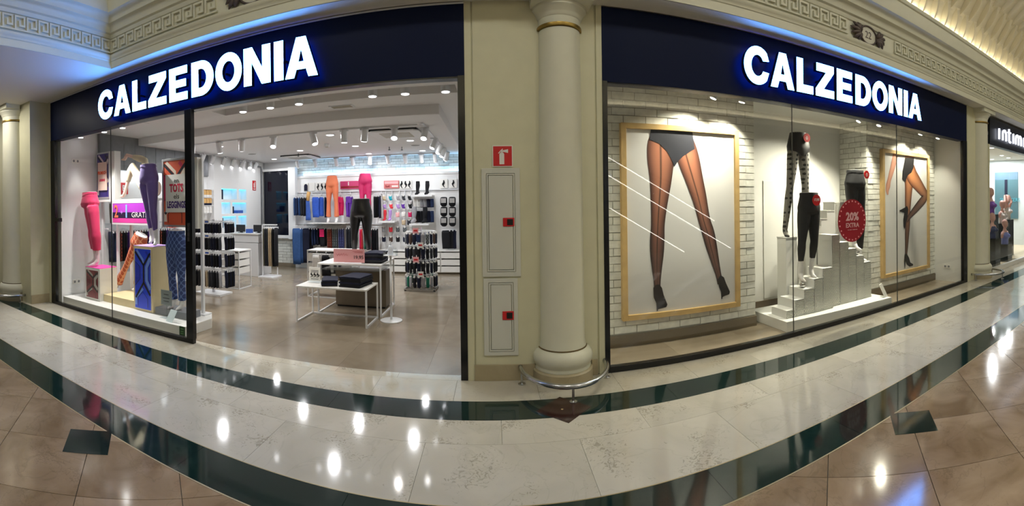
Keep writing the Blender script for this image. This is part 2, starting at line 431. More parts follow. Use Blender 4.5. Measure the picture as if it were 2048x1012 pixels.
bl = struct(MB().box(-5.15, .2, 6.585, 6.6, 2.42, 2.86).build('wall_lit_band', 'mortar'))
bricks(bl, -5.15, -.2, 2.44, 2.86, lambda a, b, c, d, e: (a, b, 6.585-e, 6.59, c, d), h=.07, l=.24)
MB().box(-5.1, .15, 6.53, 6.55, 2.425, 2.437).build('cove_strip', emis('blue_led', (70, 180, 255), 1.6), bl)
area('cove_led_light', (-2.4, 6.545, 2.45), (5.0, .03), 16, (.28, .62, 1), (radians(165), 0, 0))
wb = struct(MB().box(-6.3, -5.15, 6.55, 6.6, 0, .8).build('wall_low_brick', 'mortar'))
bricks(wb, -6.3, -5.16, .1, .8, lambda a, b, c, d, e: (a, b, 6.55-e, 6.56, c, d), h=.075, l=.25, seed=5)
struct(MB().box(-6.28, -5.15, 6.52, 6.545, 0, .1).build('baseboard_back', 'shop_tile'))

# ---- pier between the two shop fronts
wc = struct(MB().box(-.25, 1.035, .014, .26, 0, 3.49).build('wall_pier', 'plaster'))
for a, b in ((-.25, -.188), (-.174, .963), (.978, 1.035)): MB().box(a, b, 0, .02, .0, 3.49).build('panel', 'plaster', wc, bevel=.002)
struct(MB().box(-.19, .37, -.014, 0, 0, .148).build('baseboard_left', 'skirting_marble', bevel=.003))
struct(MB().box(.9, .96, -.014, 0, 0, .148).build('baseboard_right', 'skirting_marble', bevel=.003))
# right pier and left pier
struct(MB().box(7.62, 8.6, .0, .3, 0, 3.49).build('wall_right_pier', 'plaster'))
struct(MB().box(7.62, 7.68, -.012, 0, 0, 3.49).build('trim_2', 'plaster'))
lp = struct(MB().box(-7.95, -6.53, -.36, .15, 0, 3.49).build('wall_left_pier', 'plaster'))
MB().box(-6.53, -6.44, -.0, .15, 0, 3.49).build('reveal', 'plaster', lp)
struct(MB().box(-6.53, -6.515, -.36, 0, 0, .15).build('baseboard_pier', 'skirting_marble'))
# ---- soffit over the shop fronts and the flat ceiling of the side passage
struct(MB().box(-4.46, 16, -.27, .3, 3.49, 3.62).box(-14, -4.46, -9.2, .3, 3.49, 3.62).build('ceiling', 'ceiling_white'))

# ---- cornice with meander frieze
prof = [(0, 3.491), (0, 3.578), (.010, 3.584), (.012, 3.60), (.022, 3.612), (.034, 3.63), (.036, 3.655), (.004, 3.668), (.004, 3.868), (.02, 3.874), (.03, 3.895), (.034, 3.92), (.06, 3.932), (.065, 3.955),
        (.075, 3.985), (.10, 4.01), (.13, 4.02), (.135, 4.045), (.15, 4.075), (.185, 4.10), (.215, 4.108), (.22, 4.125), (.225, 4.29), (.245, 4.30), (.255, 4.325), (.255, 4.345), (-.25, 4.35)]
co = MB(); n = len(prof)
vs_ = [(-4.45+o, -9.2, z) for o, z in prof] + [(-4.45+o, -.28-o, z) for o, z in prof] + [(16, -.28-o, z) for o, z in prof]
co.add(vs_, [(k*n+i, k*n+i+1, (k+1)*n+i+1, (k+1)*n+i) for k in range(2) for i in range(n-1)])
cornice = struct(co.build('trim_3', 'plaster_white', smooth=40, fix=False))
def keybars(mb):
    def bar(a, b, c, d): mb.box(a*.158, b*.158, -.026, 0, 3.685+c*.172, 3.685+d*.172)
    bar(.0, .13, .0, 1); bar(.13, .87, .87, 1); bar(.74, .87, .26, .87); bar(.36, .74, .26, .39); bar(.36, .49, .39, .66); bar(.0, 1.0, -.02, .08)
    return mb
kb = None
def key(loc, rz):
    global kb
    if kb is None: kb = keybars(MB()).build('greek_key', 'plaster_white', cornice); kb.location = loc; kb.rotation_euler = (0, 0, rz)
    else: piece(kb, loc, cornice, rz)
for k in range(96):
    x = -4.43 + k*.158
    if 3.80 < x < 4.74 or -2.78 < x < -1.85: continue
    if -1.3 < x < 1.9: continue
    key((x, -.284, 0), 0)
for k in range(1, 16): key((-4.446, -.30-.158*k, 0), pi/2)
mat('bronze', (86, 74, 70), .5, .2, var=.12, vscale=30)
mat('cartouche_white', (206, 202, 186), .5)
def cartouche(x, label):
    t = thing('cartouche', label, 'wall ornament', (x, -.29, 3.775), 0)
    y = -.29
    MB().disc((x, y-.008, 3.768), .155, 'y', .016, 28, .112).build('oval_plate', 'cartouche_white', t)
    ring = [(x+.158*cos(a), y-.014, 3.768+.115*sin(a)) for a in [2*pi*k/28 for k in range(28)]]
    MB().tube(ring, .012, 6, closed=True).build('oval_rim', 'bronze', t, smooth=1)
    for s in (-1, 1):
        lf = MB()
        for k, a in enumerate((-68, -42, -16, 12, 40, 66)):
            aa = radians(a); L = (.16, .19, .185, .20, .19, .155)[k]
            pts = [(x+s*(.150+L*cos(aa)*q), y-.012-.025*sin(pi*q), 3.765+L*.78*sin(aa)*q) for q in (0, .25, .5, .75, 1)]
            lf.tube(pts, [.012, .026, .03, .022, .006], 6)
        lf.build('acanthus_leaf', 'bronze', t, smooth=1)
    text('number', '22', .13, 'bronze', t, (x, y-.009, 3.768), .003)
cartouche(4.33, 'oval numbered cartouche 22 with bronze leaves on the cornice over the poster window')
cartouche(-2.25, 'oval numbered cartouche 22 with bronze leaves on the cornice over the open shop entrance')

# ---- barrel vault with overlapping scallop panels
AY, AZ, CY, CZ = 3.70, 2.1, -4.1, 4.2
def arc(t, d=0): return (CY + (AY-d)*cos(t), CZ + (AZ-d)*sin(t))
vt = MB(); ts = [pi*k/40 for k in range(41)]
for k in range(40):
    (y0, z0), (y1, z1) = arc(ts[k]), arc(ts[k+1])
    vt.quad((-4.7, y0, z0), (16, y0, z0), (16, y1, z1), (-4.7, y1, z1))
mat('vault', (232, 222, 194), .7)
vault = struct(vt.build('ceiling_vault', 'vault', smooth=1, fix=False))
rows = 6; dt = .20
for r in range(rows):
    t0 = .03 + r*dt
    mb = MB(); m = 8; A = []
    for i in range(m+1):
        q = i/m; t = t0 + q*dt*1.25
        h = .006 + .105*(sin(pi*min(1, q*1.02))**.75 if q < 1 else 0)
        for (xx, d) in ((.0, .0), (.001, .004+h), (.016, .004+h), (.14, .004+h*.38), (.303, .004)):
            y, z = arc(t, d); A.append((xx, y, z))
    fs = [(i*5+j, i*5+j+1, (i+1)*5+j+1, (i+1)*5+j) for i in range(m) for j in range(4)]
    mb.add(A, fs)
    first = mb.build('scallop', 'vault', vault, fix=False)
    first.location = (4.4 + (.15 if r % 2 else 0), 0, 0)
    for k in range(1, 27): piece(first, (4.4 + (.15 if r % 2 else 0) + k*.305, 0, 0), vault)
# ---- the far side of the aisle (seen only mirrored in the glass)
struct(MB().box(-14, 16, -9.2, -9.05, 0, 4.4).build('wall_opposite', mat('far_wall', (120, 112, 94), .6)))

# ---- columns
def column(x, y, label, ring=True):
    t = thing('column', label, 'column', (x, y, 0))
    MB().lathe([(.285, 0), (.285, .1), (.272, .112)], (x, y), 40).box(x-.275, x+.275, y-.02, y+.03, 0, .15).build('plinth', 'skirting_marble', t, smooth=40)
    MB().lathe([(.262, .112), (.266, .125), (.258, .14), (.262, .15), (.278, .18), (.284, .215), (.276, .25), (.25, .285), (.228, .296)], (x, y), 40).build('base_moulding', 'plaster_white', t, smooth=50)
    MB().lathe([(.229, .294), (.231, .30), (.229, .306)], (x, y), 40).build('base_ring', mat('ring_brown', (96, 78, 40), .5), t, smooth=50)
    MB().lathe([(.224, .30), (.21, .36), (.207, .9), (.205, 2.0), (.196, 3.20)], (x, y), 40).build('shaft', 'plaster_white', t, smooth=50)
    MB().lathe([(.198, 3.205), (.212, 3.21), (.214, 3.222), (.212, 3.236), (.2, 3.24)], (x, y), 40).build('gilt_ring', 'gold', t, smooth=50)
    MB().lathe([(.197, 3.235), (.2, 3.30), (.212, 3.312), (.214, 3.33), (.222, 3.34), (.24, 3.37), (.256, 3.385), (.258, 3.41), (.27, 3.415)], (x, y), 40).box(x-.275, x+.275, y-.275, y+.0, 3.413, 3.49).build('capital', 'plaster_white', t, smooth=40)
    return t
column(.63, .03, 'cream round column with gilt ring standing on the pier beside the extinguisher cabinets')
column(8.2, .03, 'cream round column beside the neighbouring lingerie window')
column(-7.12, -.38, 'cream round column at the corner pier beside the legging window')
def rail(x, y, label, r=.40, d=.51):
    t = thing('bumper_rail', label, 'guard rail', (x, y, 0))
    pts = [(x - r*cos(a), y - d*sin(a), .125) for a in [pi*k/24 for k in range(25)]]
    pts = [(x-r, y+.0, .125)] + pts + [(x+r, y+.0, .125)]
    MB().tube(pts, .022, 12, ref=(0, 0, 1)).build('rail', 'steel', t, smooth=1)
    for a in (.06*pi, .5*pi, .94*pi):
        px, py = x - r*cos(a), y - d*sin(a)
        p = MB().tube([(px, py, .004), (px, py, .12)], .011, 10).lathe([(.033, .0), (.033, .006), (.02, .012)], (px, py), 16).build('post', 'steel', t, smooth=40)
rail(.63, .0, 'curved steel bumper rail around the column between the shop fronts')
rail(8.2, .0, 'curved steel bumper rail around the column beside the lingerie window')
rail(-7.12, -.37, 'curved steel bumper rail around the column at the corner pier')

# ---- shop fronts: fascia, frames and glass
def fascia(n, x0, x1, z0, z1=3.478):
    t = struct(MB().box(x0, x1, -.004, .16, z0, z1).build('trim_%d' % n, 'navy_panel', bevel=.003))
    return t
fa = fascia(4, -6.43, -.25, 2.80); fascia(5, 1.035, 7.61, 2.77)
MB().box(-3.31, -.3, -.002, .1, 2.785, 2.80).build('header_bar', 'black_frame', fa)
MB().box(-6.43, -.25, -.012, .0, 3.466, 3.48).build('top_edge', 'white_metal', fa)
mat('seal', (70, 72, 70), .6)
w1 = bpy.data.objects.new('window_1', None); col.objects.link(w1); w1.location = (-4.9, 0, 0); struct(w1)
MB().box(-6.44, -6.31, -.004, .06, 0, 2.81).build('jamb', 'black_frame', w1, bevel=.003)
MB().box(-6.32, -3.31, -.006, .05, 0, .052).build('bottom_rail', 'black_frame', w1, bevel=.003)
pst = MB().box(-3.415, -3.31, -.006, .06, .05, 2.81).build('post', 'black_frame', w1, bevel=.004)
MB().box(-3.375, -3.345, -.016, -.006, 1.22, 1.44).build('lock_plate', 'steel', pst)
for z in (1.28, 1.34, 1.39): MB().disc((-3.36, -.024, z), .007, 'y', .01, 10).build('keyhole', 'black_plastic', pst)
MB().box(-6.32, -6.17, -.012, .05, 1.41, 1.47).build('glass_clamp', 'black_frame', w1)
for a, b in ((-6.31, -4.836), (-4.830, -3.415)): MB().box(a, b, .018, .028, .05, 2.805).build('pane', 'pane_glass', w1)
MB().box(-4.836, -4.830, .016, .030, .05, 2.805).build('joint', 'seal', w1)
w2 = bpy.data.objects.new('window_2', None); col.objects.link(w2); w2.location = (4.3, 0, 0); struct(w2)
MB().box(1.035, 1.085, -.006, .06, 0, 2.78).build('jamb', 'black_frame', w2, bevel=.003)
MB().box(7.47, 7.62, -.006, .06, 0, 2.78).build('jamb', 'black_frame', w2, bevel=.003)
MB().box(1.08, 7.48, -.008, .05, 0, .058).build('bottom_rail', 'black_frame', w2, bevel=.003)
for a, b in ((1.085, 3.298), (3.303, 5.352), (5.358, 7.47)): MB().box(a, b, .018, .028, .05, 2.775).build('pane', 'pane_glass', w2)
for x in (3.2975, 5.352): MB().box(x, x+.006, .016, .030, .05, 2.775).build('joint', 'seal', w2)
MB().box(-.315, -.25, -.006, .12, 0, 2.81).build('jamb', 'black_frame', w1, bevel=.003)

# ---- lingerie shop to the right and the dark shop beyond the corner pier
struct(MB().box(8.6, 14.5, 3.3, 3.4, 0, 3.1).build('wall_neighbour', mat('neighbour_wall', (206, 214, 214), .6)))
struct(MB().box(8.6, 14.5, .02, 3.4, 3.05, 3.12).build('ceiling_neighbour', 'ceiling_white'))
struct(MB().box(14.5, 14.6, .0, 3.4, 0, 3.12).build('wall_neighbour_end', 'neighbour_wall'))
struct(MB().box(-13, -7.95, -.3, -.26, 0, 3.49).build('wall_beyond', 'dark_front'))
w4 = bpy.data.objects.new('window_4', None); col.objects.link(w4); w4.location = (-9, -.36, 0); struct(w4)
MB().box(-10, -7.95, -.36, -.3, 2.62, 2.80).build('head_rail', 'black_frame', w4)
MB().box(-10, -7.95, -.38, -.3, .0, .3).build('sill', 'black_frame', w4)
MB().box(-8.15, -7.95, -.34, -.3, .9, 2.1).build('lit_poster', emis('cyan_screen', (40, 120, 130), .5), w4)
# ================================================================== SIGNS AND FIRE CABINETS ON THE FRONT
SIGN_F = emis('letter_white', (84, 152, 255), 28)      # cool LED face, burns out to white
SIGN_B = emis('letter_back', (12, 84, 255), 5.0)        # halo side facing the fascia
SIGN_S = mat('letter_side', (8, 14, 44), .4)
def arcpts(cx, cz, rx, rz, a0, a1, n): return [(cx + rx*cos(radians(lerp(a0, a1, k/n))), cz + rz*sin(radians(lerp(a0, a1, k/n)))) for k in range(n+1)]
T = .27                                            # stroke / cap height
def glyph(ch):
    """bold grotesque capitals in a box one unit high: (width, solid polygons, ring loops)"""
    if ch == 'I': return .27, [[(0, 0), (.27, 0), (.27, 1), (0, 1)]], []
    if ch == 'L': return .72, [[(0, 0), (.72, 0), (.72, .24), (T, .24), (T, 1), (0, 1)]], []
    if ch == 'Z': return .84, [[(0, 0), (.84, 0), (.84, .24), (.36, .24), (.83, .79), (.83, 1), (.04, 1), (.04, .76), (.47, .76), (0, .21)]], []
    if ch == 'E': return .76, [[(0, 0), (.76, 0), (.76, .23), (T, .23), (T, .39), (.70, .39), (.70, .61), (T, .61), (T, .77), (.75, .77), (.75, 1), (0, 1)]], []
    if ch == 'N': return .86, [[(0, 0), (.26, 0), (.26, .60), (.58, 0), (.86, 0), (.86, 1), (.60, 1), (.60, .42), (.28, 1), (0, 1)]], []
    if ch == 'A': return .96, [[(0, 0), (.27, 0), (.34, .20), (.62, .20), (.69, 0), (.96, 0), (.62, 1), (.34, 1)]], [[(.40, .39), (.56, .39), (.48, .70)]]
    if ch == 'O': return 1.0, [arcpts(.5, .5, .5, .52, 0, 360, 40)[:-1]], [arcpts(.5, .5, .235, .29, 0, 360, 40)[:-1]]
    if ch == 'D':
        o = [(0, 1), (0, 0), (.36, 0)] + arcpts(.36, .5, .48, .5, -90, 90, 22)[1:]
        i = [(T, .77), (T, .23), (.36, .23)] + arcpts(.36, .5, .21, .27, -90, 90, 22)[1:]
        return .84, [o], [i]
    if ch == 'C':
        o = arcpts(.5, .5, .5, .52, 38, 322, 34); i = arcpts(.5, .5, .235, .29, 322, 38, 34)
        o[0] = (.93, .66); o[-1] = (.93, .34); i[0] = (.70, .36); i[-1] = (.70, .64)
        return .94, [o + i], []
def letter(ch, x, z, hgt, wid, y0, y1, parent):
    wd, polys, holes = glyph(ch); k = wid/wd
    f = lambda q: [(x + p[0]*k, z + p[1]*hgt) for p in q]
    cu = bpy.data.curves.new('g', 'CURVE'); cu.dimensions = '2D'; cu.fill_mode = 'BOTH'; cu.extrude = abs(y1-y0)/2
    for q in polys + holes:
        sp = cu.splines.new('POLY'); sp.points.add(len(q)-1); sp.use_cyclic_u = True
        for p, (a, b) in zip(sp.points, f(q)): p.co = (a, b, 0, 1)
    t = bpy.data.objects.new('g', cu); col.objects.link(t)
    me = bpy.data.meshes.new_from_object(t.evaluated_get(bpy.context.evaluated_depsgraph_get()))
    bpy.data.objects.remove(t); bpy.data.curves.remove(cu)
    me.transform(Matrix.Translation((0, (y0+y1)/2, 0)) @ Matrix.Rotation(pi/2, 4, 'X'))
    place_mesh(me, parent); me.materials.clear(); me.update()
    o = link('letter', me, SIGN_F, parent); me.materials.append(SIGN_S); me.materials.append(SIGN_B)
    for p in me.polygons: p.material_index = 0 if p.normal.y < -.5 else 2 if p.normal.y > .5 else 1
    return o
LX = [(0, .338), (.357, .70), (.738, 1.0), (1.04, 1.358), (1.408, 1.70), (1.762, 2.086), (2.112, 2.465), (2.49, 2.82), (2.862, 2.97), (2.99, 3.35)]
def main_sign(x0, label):
    t = thing('illuminated_sign', label, 'sign', (x0+1.67, -.1, 2.9))
    for ch, (a, b) in zip('CALZEDONIA', LX): letter(ch, x0+a*.984, 2.893, .398, (b-a)*.984, -.125, -.07, t)
    for k in range(10): MB().box(x0+LX[k][0]*.984+.1, x0+LX[k][0]*.984+.12, -.072, -.002, 3.08, 3.10).build('standoff', 'black_frame', t)
main_sign(-4.93, 'white glowing CALZEDONIA letters with blue halo over the open entrance')
main_sign(2.532, 'white glowing CALZEDONIA letters with blue halo over the poster window')

# fire extinguisher sign and the two cabinets
t = thing('extinguisher_sign', 'square red sign with a white fire extinguisher pictogram on the pier', 'sign', (.09, 0, 1.965))
MB().box(-.002, .184, -.010, 0, 1.962, 2.158).build('backing_plate', 'white_card', t)
MB().box(.006, .176, -.013, -.009, 1.970, 2.150).build('red_field', 'red', t)
pic = MB().prism([(.062, 1.985), (.106, 1.985), (.106, 2.078), (.096, 2.094), (.072, 2.094), (.062, 2.078)], 'y', -.016, -.012)
pic.box(.077, .091, -.016, -.012, 2.09, 2.112).prism([(.091, 2.100), (.142, 2.088), (.142, 2.122), (.091, 2.112)], 'y', -.016, -.012)
pic.prism([(.050, 2.086), (.072, 2.112), (.091, 2.128), (.095, 2.120), (.078, 2.106), (.056, 2.082)], 'y', -.016, -.012)
pic.build('pictogram', 'white_card', t)
mat('cabinet_white', (206, 206, 196), .3)
def cabinet(x0, x1, z0, z1, dx0, dx1, dz0, dz1, lx, lz, label):
    t = thing('fire_cabinet', label, 'cabinet', ((x0+x1)/2, 0, z0))
    MB().ringprism(rect(x0, x1, z0, z1), rect(dx0, dx1, dz0, dz1), 'y', -.016, 0).build('surround', 'cabinet_white', t, bevel=.002)
    MB().ringprism(rect(dx0+.004, dx1-.004, dz0+.004, dz1-.004), rect(dx0+.016, dx1-.016, dz0+.016, dz1-.016), 'y', -.020, -.004).build('door_frame', 'cabinet_white', t)
    d = MB().box(dx0+.021, dx1-.021, -.017, -.003, dz0+.021, dz1-.021).build('door', 'cabinet_white', t, bevel=.002)
    MB().box(lx-.052, lx+.052, -.024, -.016, lz-.040, lz+.040).build('lock_surround', 'red', d, bevel=.004)
    MB().box(lx-.014, lx+.040, -.028, -.02, lz-.028, lz+.028).build('lock_latch', 'black_plastic', d, bevel=.003)
cabinet(-.104, .247, .956, 1.949, -.062, .200, 1.000, 1.902, .139, 1.455, 'tall white fire cabinet with red lock under the extinguisher sign')
cabinet(-.098, .215, .234, .940, -.052, .176, .270, .902, .124, .600, 'short white fire cabinet with red lock just above the marble skirting')

# ================================================================== POSTER WINDOW ON THE RIGHT
mat('window_white', (226, 226, 222), .6)
wl = struct(MB().box(1.0, 3.21, .70, .82, 0, 2.95).build('wall_poster_left', 'mortar'))
bricks(wl, 1.05, 3.21, .14, 2.95, lambda a, b, c, d, e: (a, b, .70-e, .71, c, d), skip=lambda a, b, c, d: a > 1.42 and b < 2.91 and c > .33 and d < 2.48, h=.088, l=.27, seed=8, mt='white_brick')
wr = struct(MB().box(5.45, 7.62, .70, .82, 0, 2.95).build('wall_poster_right', 'mortar'))
bricks(wr, 5.45, 7.52, .14, 2.95, lambda a, b, c, d, e: (a, b, .70-e, .71, c, d), skip=lambda a, b, c, d: a > 5.80 and b < 7.22 and c > .33 and d < 2.48, h=.088, l=.27, seed=9, mt='white_brick')
wn = struct(MB().box(5.45, 5.57, .82, 1.40, 0, 2.95).box(3.09, 3.21, .82, 1.40, 0, 2.95).build('wall_recess_side', 'mortar'))
bricks(wn, .70, 1.33, .14, 2.95, lambda a, b, c, d, e: (5.45-e, 5.46, a, b, c, d), h=.088, l=.27, seed=10, mt='white_brick')
struct(MB().box(3.0, 5.6, 1.33, 1.42, 0, 2.95).build('wall_recess', 'window_white'))
struct(MB().box(7.52, 7.62, .06, .75, 0, 2.95).build('wall_window_end', 'window_white'))
struct(MB().box(1.0, 1.06, .06, .75, 0, 2.95).build('wall_window_start', 'window_white'))
struct(MB().box(1.0, 7.62, .06, 1.42, 2.95, 3.05).build('ceiling_window', 'window_white'))
mat('brown_skirt', (104, 92, 72), .4)
struct(MB().box(1.06, 3.215, .675, .70, 0, .13).build('baseboard_poster_left', 'brown_skirt'))
struct(MB().box(5.45, 7.52, .675, .70, 0, .13).build('baseboard_poster_right', 'brown_skirt'))
struct(MB().box(3.21, 5.45, 1.305, 1.33, 0, .13).build('baseboard_recess', 'brown_skirt'))
d1 = struct(MB().box(3.80, 5.0, 1.318, 1.33, .16, 1.93).build('door_1', 'window_white', bevel=.003))

# ---- framed posters: the print is flat, drawn as coloured outlines on the sheet
PRINT = vcol('print', .45)
def lum(c, k): return tuple(max(0, min(255, v*k)) for v in c)
def print_mesh(name, verts, faces, cols, parent):
    me = bpy.data.meshes.new(name); me.from_pydata(verts, [], faces); me.update()
    ca = me.color_attributes.new('print', 'FLOAT_COLOR', 'POINT')
    for i, c in enumerate(cols): ca.data[i].color = (*lin(c), 1)
    place_mesh(me, parent)
    return link(name, me, PRINT, parent)
def limb(spine, edge, mid, y, n=12, seam=None):
    """printed limb: list of (centre u, centre v, half width), cross-shaded from edge to mid tone"""
    V, Fs, C = [], [], []
    pts = [Vector((a, b)) for a, b, _ in spine]
    for i, (a, b, h) in enumerate(spine):
        t = (pts[min(i+1, len(pts)-1)] - pts[max(i-1, 0)]).normalized(); nx, nz = -t.y, t.x
        f = i/(len(spine)-1)
        e, m = (edge(f), mid(f)) if callable(edge) else (edge, mid)
        for k in range(n+1):
            q = -1 + 2*k/n; V.append((a + nx*h*q, y, b + nz*h*q))
            s = (1-abs(q)**2.2)
            c = tuple(lerp(e[j], m[j], s) for j in range(3))
            if seam and abs(q-seam) < .9/n: c = lum(c, .35)
            C.append(c)
    for i in range(len(spine)-1):
        for k in range(n): Fs.append((i*(n+1)+k, i*(n+1)+k+1, (i+1)*(n+1)+k+1, (i+1)*(n+1)+k))
    return V, Fs, C
def dense(sp, k=5):
    """smooth a coarse spine"""
    out = []
    for i in range(len(sp)-1):
        p0, p1, p2, p3 = sp[max(i-1, 0)], sp[i], sp[i+1], sp[min(i+2, len(sp)-1)]
        for j in range(k):
            t = j/k
            out.append(tuple(.5*(2*p1[c] + (p2[c]-p0[c])*t + (2*p0[c]-5*p1[c]+4*p2[c]-p3[c])*t*t + (3*p1[c]-p0[c]-3*p2[c]+p3[c])*t**3) for c in range(3)))
    return out + [sp[-1]]
def flat(poly, y, c): return [(a, y, b) for a, b in poly], [tuple(range(len(poly)))], [c]*len(poly)
def background(x0, x1, z0, z1, y, fn, nx=16, nz=20):
    V = [(lerp(x0, x1, i/nx), y, lerp(z0, z1, j/nz)) for j in range(nz+1) for i in range(nx+1)]
    C = [fn(i/nx, j/nz) for j in range(nz+1) for i in range(nx+1)]
    return V, [(j*(nx+1)+i, j*(nx+1)+i+1, (j+1)*(nx+1)+i+1, (j+1)*(nx+1)+i) for j in range(nz) for i in range(nx)], C
def poster(x0, x1, z0, z1, label, bg):
    fw, y = .062, .655
    t = thing('framed_poster', label, 'poster', ((x0+x1)/2, y, z0))
    for nm, a in (('frame_side', (x0, x0+fw, z0, z1)), ('frame_side', (x1-fw, x1, z0, z1)), ('frame_rail', (x0+fw, x1-fw, z0, z0+fw)), ('frame_rail', (x0+fw, x1-fw, z1-fw, z1))):
        MB().box(a[0], a[1], y-.035, y+.036, a[2], a[3]).build(nm, 'wood', t, bevel=.003)
    MB().box(x0+fw-.005, x1-fw+.005, y, y+.03, z0+fw-.005, z1-fw+.005).build('backing_board', 'white_card', t)
    sheet = print_mesh('printed_sheet', *background(x0+fw, x1-fw, z0+fw, z1-fw, y-.002, bg), t)
    return t, y-.004
smo = lambda a, b, v: max(0, min(1, (v-a)/(b-a)))
def bg1(u, v):
    fl = smo(.34, .16, v)
    g = lerp(226, 198, fl)
    return (g, g-1, g-2)
t, y = poster(1.405, 2.935, .300, 2.512, 'wooden framed poster of two standing legs in seamed black stockings', bg1)
u0, u1, w0, w1 = 1.467, 2.873, .362, 2.45
U = lambda a: lerp(u0, u1, a); W_ = lambda b: lerp(w1, w0, b)
def sp(L): return dense([(U(a), W_(b), h*(u1-u0)) for a, b, h in L])
thigh_m, thigh_e, calf_m, calf_e = (196, 128, 98), (74, 40, 32), (104, 72, 62), (30, 22, 22)
edge = lambda f: tuple(lerp(a, b, smo(.1, .75, f)) for a, b in zip(thigh_e, calf_e))
mid = lambda f: tuple(lerp(a, b, smo(.15, .8, f)) for a, b in zip(thigh_m, calf_m))
L1 = sp([(.305, .03, .090), (.30, .08, .115), (.30, .16, .118), (.298, .27, .098), (.285, .38, .078), (.275, .46, .066), (.268, .53, .060), (.262, .60, .064), (.258, .68, .060), (.256, .77, .043), (.257, .85, .029), (.258, .90, .030)])
R1 = sp([(.51, .04, .085), (.53, .10, .100), (.56, .17, .100), (.605, .27, .084), (.645, .36, .072), (.675, .44, .062), (.70, .51, .058), (.735, .58, .060), (.765, .66, .054), (.80, .75, .040), (.832, .83, .028), (.85, .88, .030)])
print_mesh('printed_leg', *limb(L1, edge, mid, y, 16, seam=.05), t)
print_mesh('printed_leg', *limb(R1, edge, mid, y-.001, 16, seam=-.15), t)
br = [(.215, .0), (.59, .0), (.60, .04), (.61, .095), (.57, .11), (.50, .14), (.445, .175), (.42, .20), (.40, .165), (.355, .115), (.29, .075), (.205, .055), (.208, .03)]
print_mesh('printed_briefs', *flat([(U(a), W_(b)) for a, b in br], y-.003, (44, 46, 56)), t)
def shoe(pts): return flat([(U(a), W_(b)) for a, b in pts], y-.003, (24, 21, 22))
print_mesh('printed_shoe', *shoe([(.222, .865), (.245, .85), (.275, .85), (.298, .87), (.312, .91), (.345, .965), (.335, .978), (.30, .982), (.262, .985), (.258, .995), (.25, .995), (.246, .95), (.225, .92)]), t)
print_mesh('printed_shoe', *shoe([(.82, .855), (.85, .83), (.885, .845), (.905, .88), (.945, .935), (.938, .95), (.89, .956), (.868, .962), (.866, .972), (.857, .972), (.855, .93), (.835, .90)]), t)

def bg2(u, v):
    s = smo(.10, .0, abs(u - (.72 - .35*v + .0)) - .02) * smo(.95, .5, v)
    return lum((208, 207, 204), lerp(1, .72, s*.7))
t, y = poster(5.76, 7.235, .290, 2.500, 'wooden framed poster of a figure with one bent leg in sheer black tights and heels', bg2)
u0, u1, w0, w1 = 5.822, 7.173, .352, 2.438
edge2 = lambda f: tuple(lerp(a, b, smo(.2, .8, f)) for a, b in zip((80, 42, 26), (34, 25, 24)))
mid2 = lambda f: tuple(lerp(a, b, smo(.1, .7, f)) for a, b in zip((196, 130, 84), (96, 70, 58)))
ST = sp([(.57, .08, .10), (.56, .2, .105), (.545, .30, .085), (.53, .40, .072), (.52, .50, .058), (.515, .60, .056), (.50, .70, .048), (.488, .80, .036), (.475, .87, .027), (.47, .91, .03)])
print_mesh('printed_leg', *limb(ST, edge2, mid2, y, 14), t)
BT = sp([(.57, .12, .13), (.64, .18, .125), (.76, .24, .105), (.88, .30, .085), (.945, .335, .072), (.93, .375, .068), (.83, .42, .065), (.70, .475, .055), (.56, .535, .036), (.49, .575, .03)])
print_mesh('printed_leg', *limb(BT, edge2, mid2, y-.001, 14), t)
print_mesh('printed_briefs', *flat([(U(a), W_(b)) for a, b in [(.46, .02), (.68, .01), (.66, .10), (.61, .145), (.53, .17), (.49, .20), (.47, .235), (.40, .21), (.405, .14), (.44, .07)]], y-.003, (26, 24, 26)), t)
print_mesh('printed_torso', *flat([(U(a), W_(b)) for a, b in [(.46, .0), (.68, .0), (.68, .012), (.46, .022)]], y-.003, (196, 150, 128)), t)
skin = lambda f: (206, 152, 128); skin_e = lambda f: (170, 116, 96)
print_mesh('printed_arm', *limb(sp([(.25, .0, .052), (.21, .08, .05), (.15, .17, .042), (.11, .23, .036), (.09, .27, .044), (.075, .31, .03), (.085, .345, .012)]), skin_e, skin, y, 10), t)
def shoe2(p): return flat([(U(a), W_(b)) for a, b in p], y-.004, (20, 18, 19))
print_mesh('printed_shoe', *shoe2([(.435, .868), (.49, .86), (.54, .90), (.57, .945), (.64, .965), (.63, .978), (.55, .98), (.49, .955), (.46, .925), (.448, .985), (.436, .985), (.425, .92)]), t)
print_mesh('printed_shoe', *shoe2([(.50, .44), (.53, .47), (.51, .545), (.47, .60), (.44, .645), (.42, .62), (.415, .56), (.44, .50), (.33, .485), (.33, .477), (.45, .455)]), t)

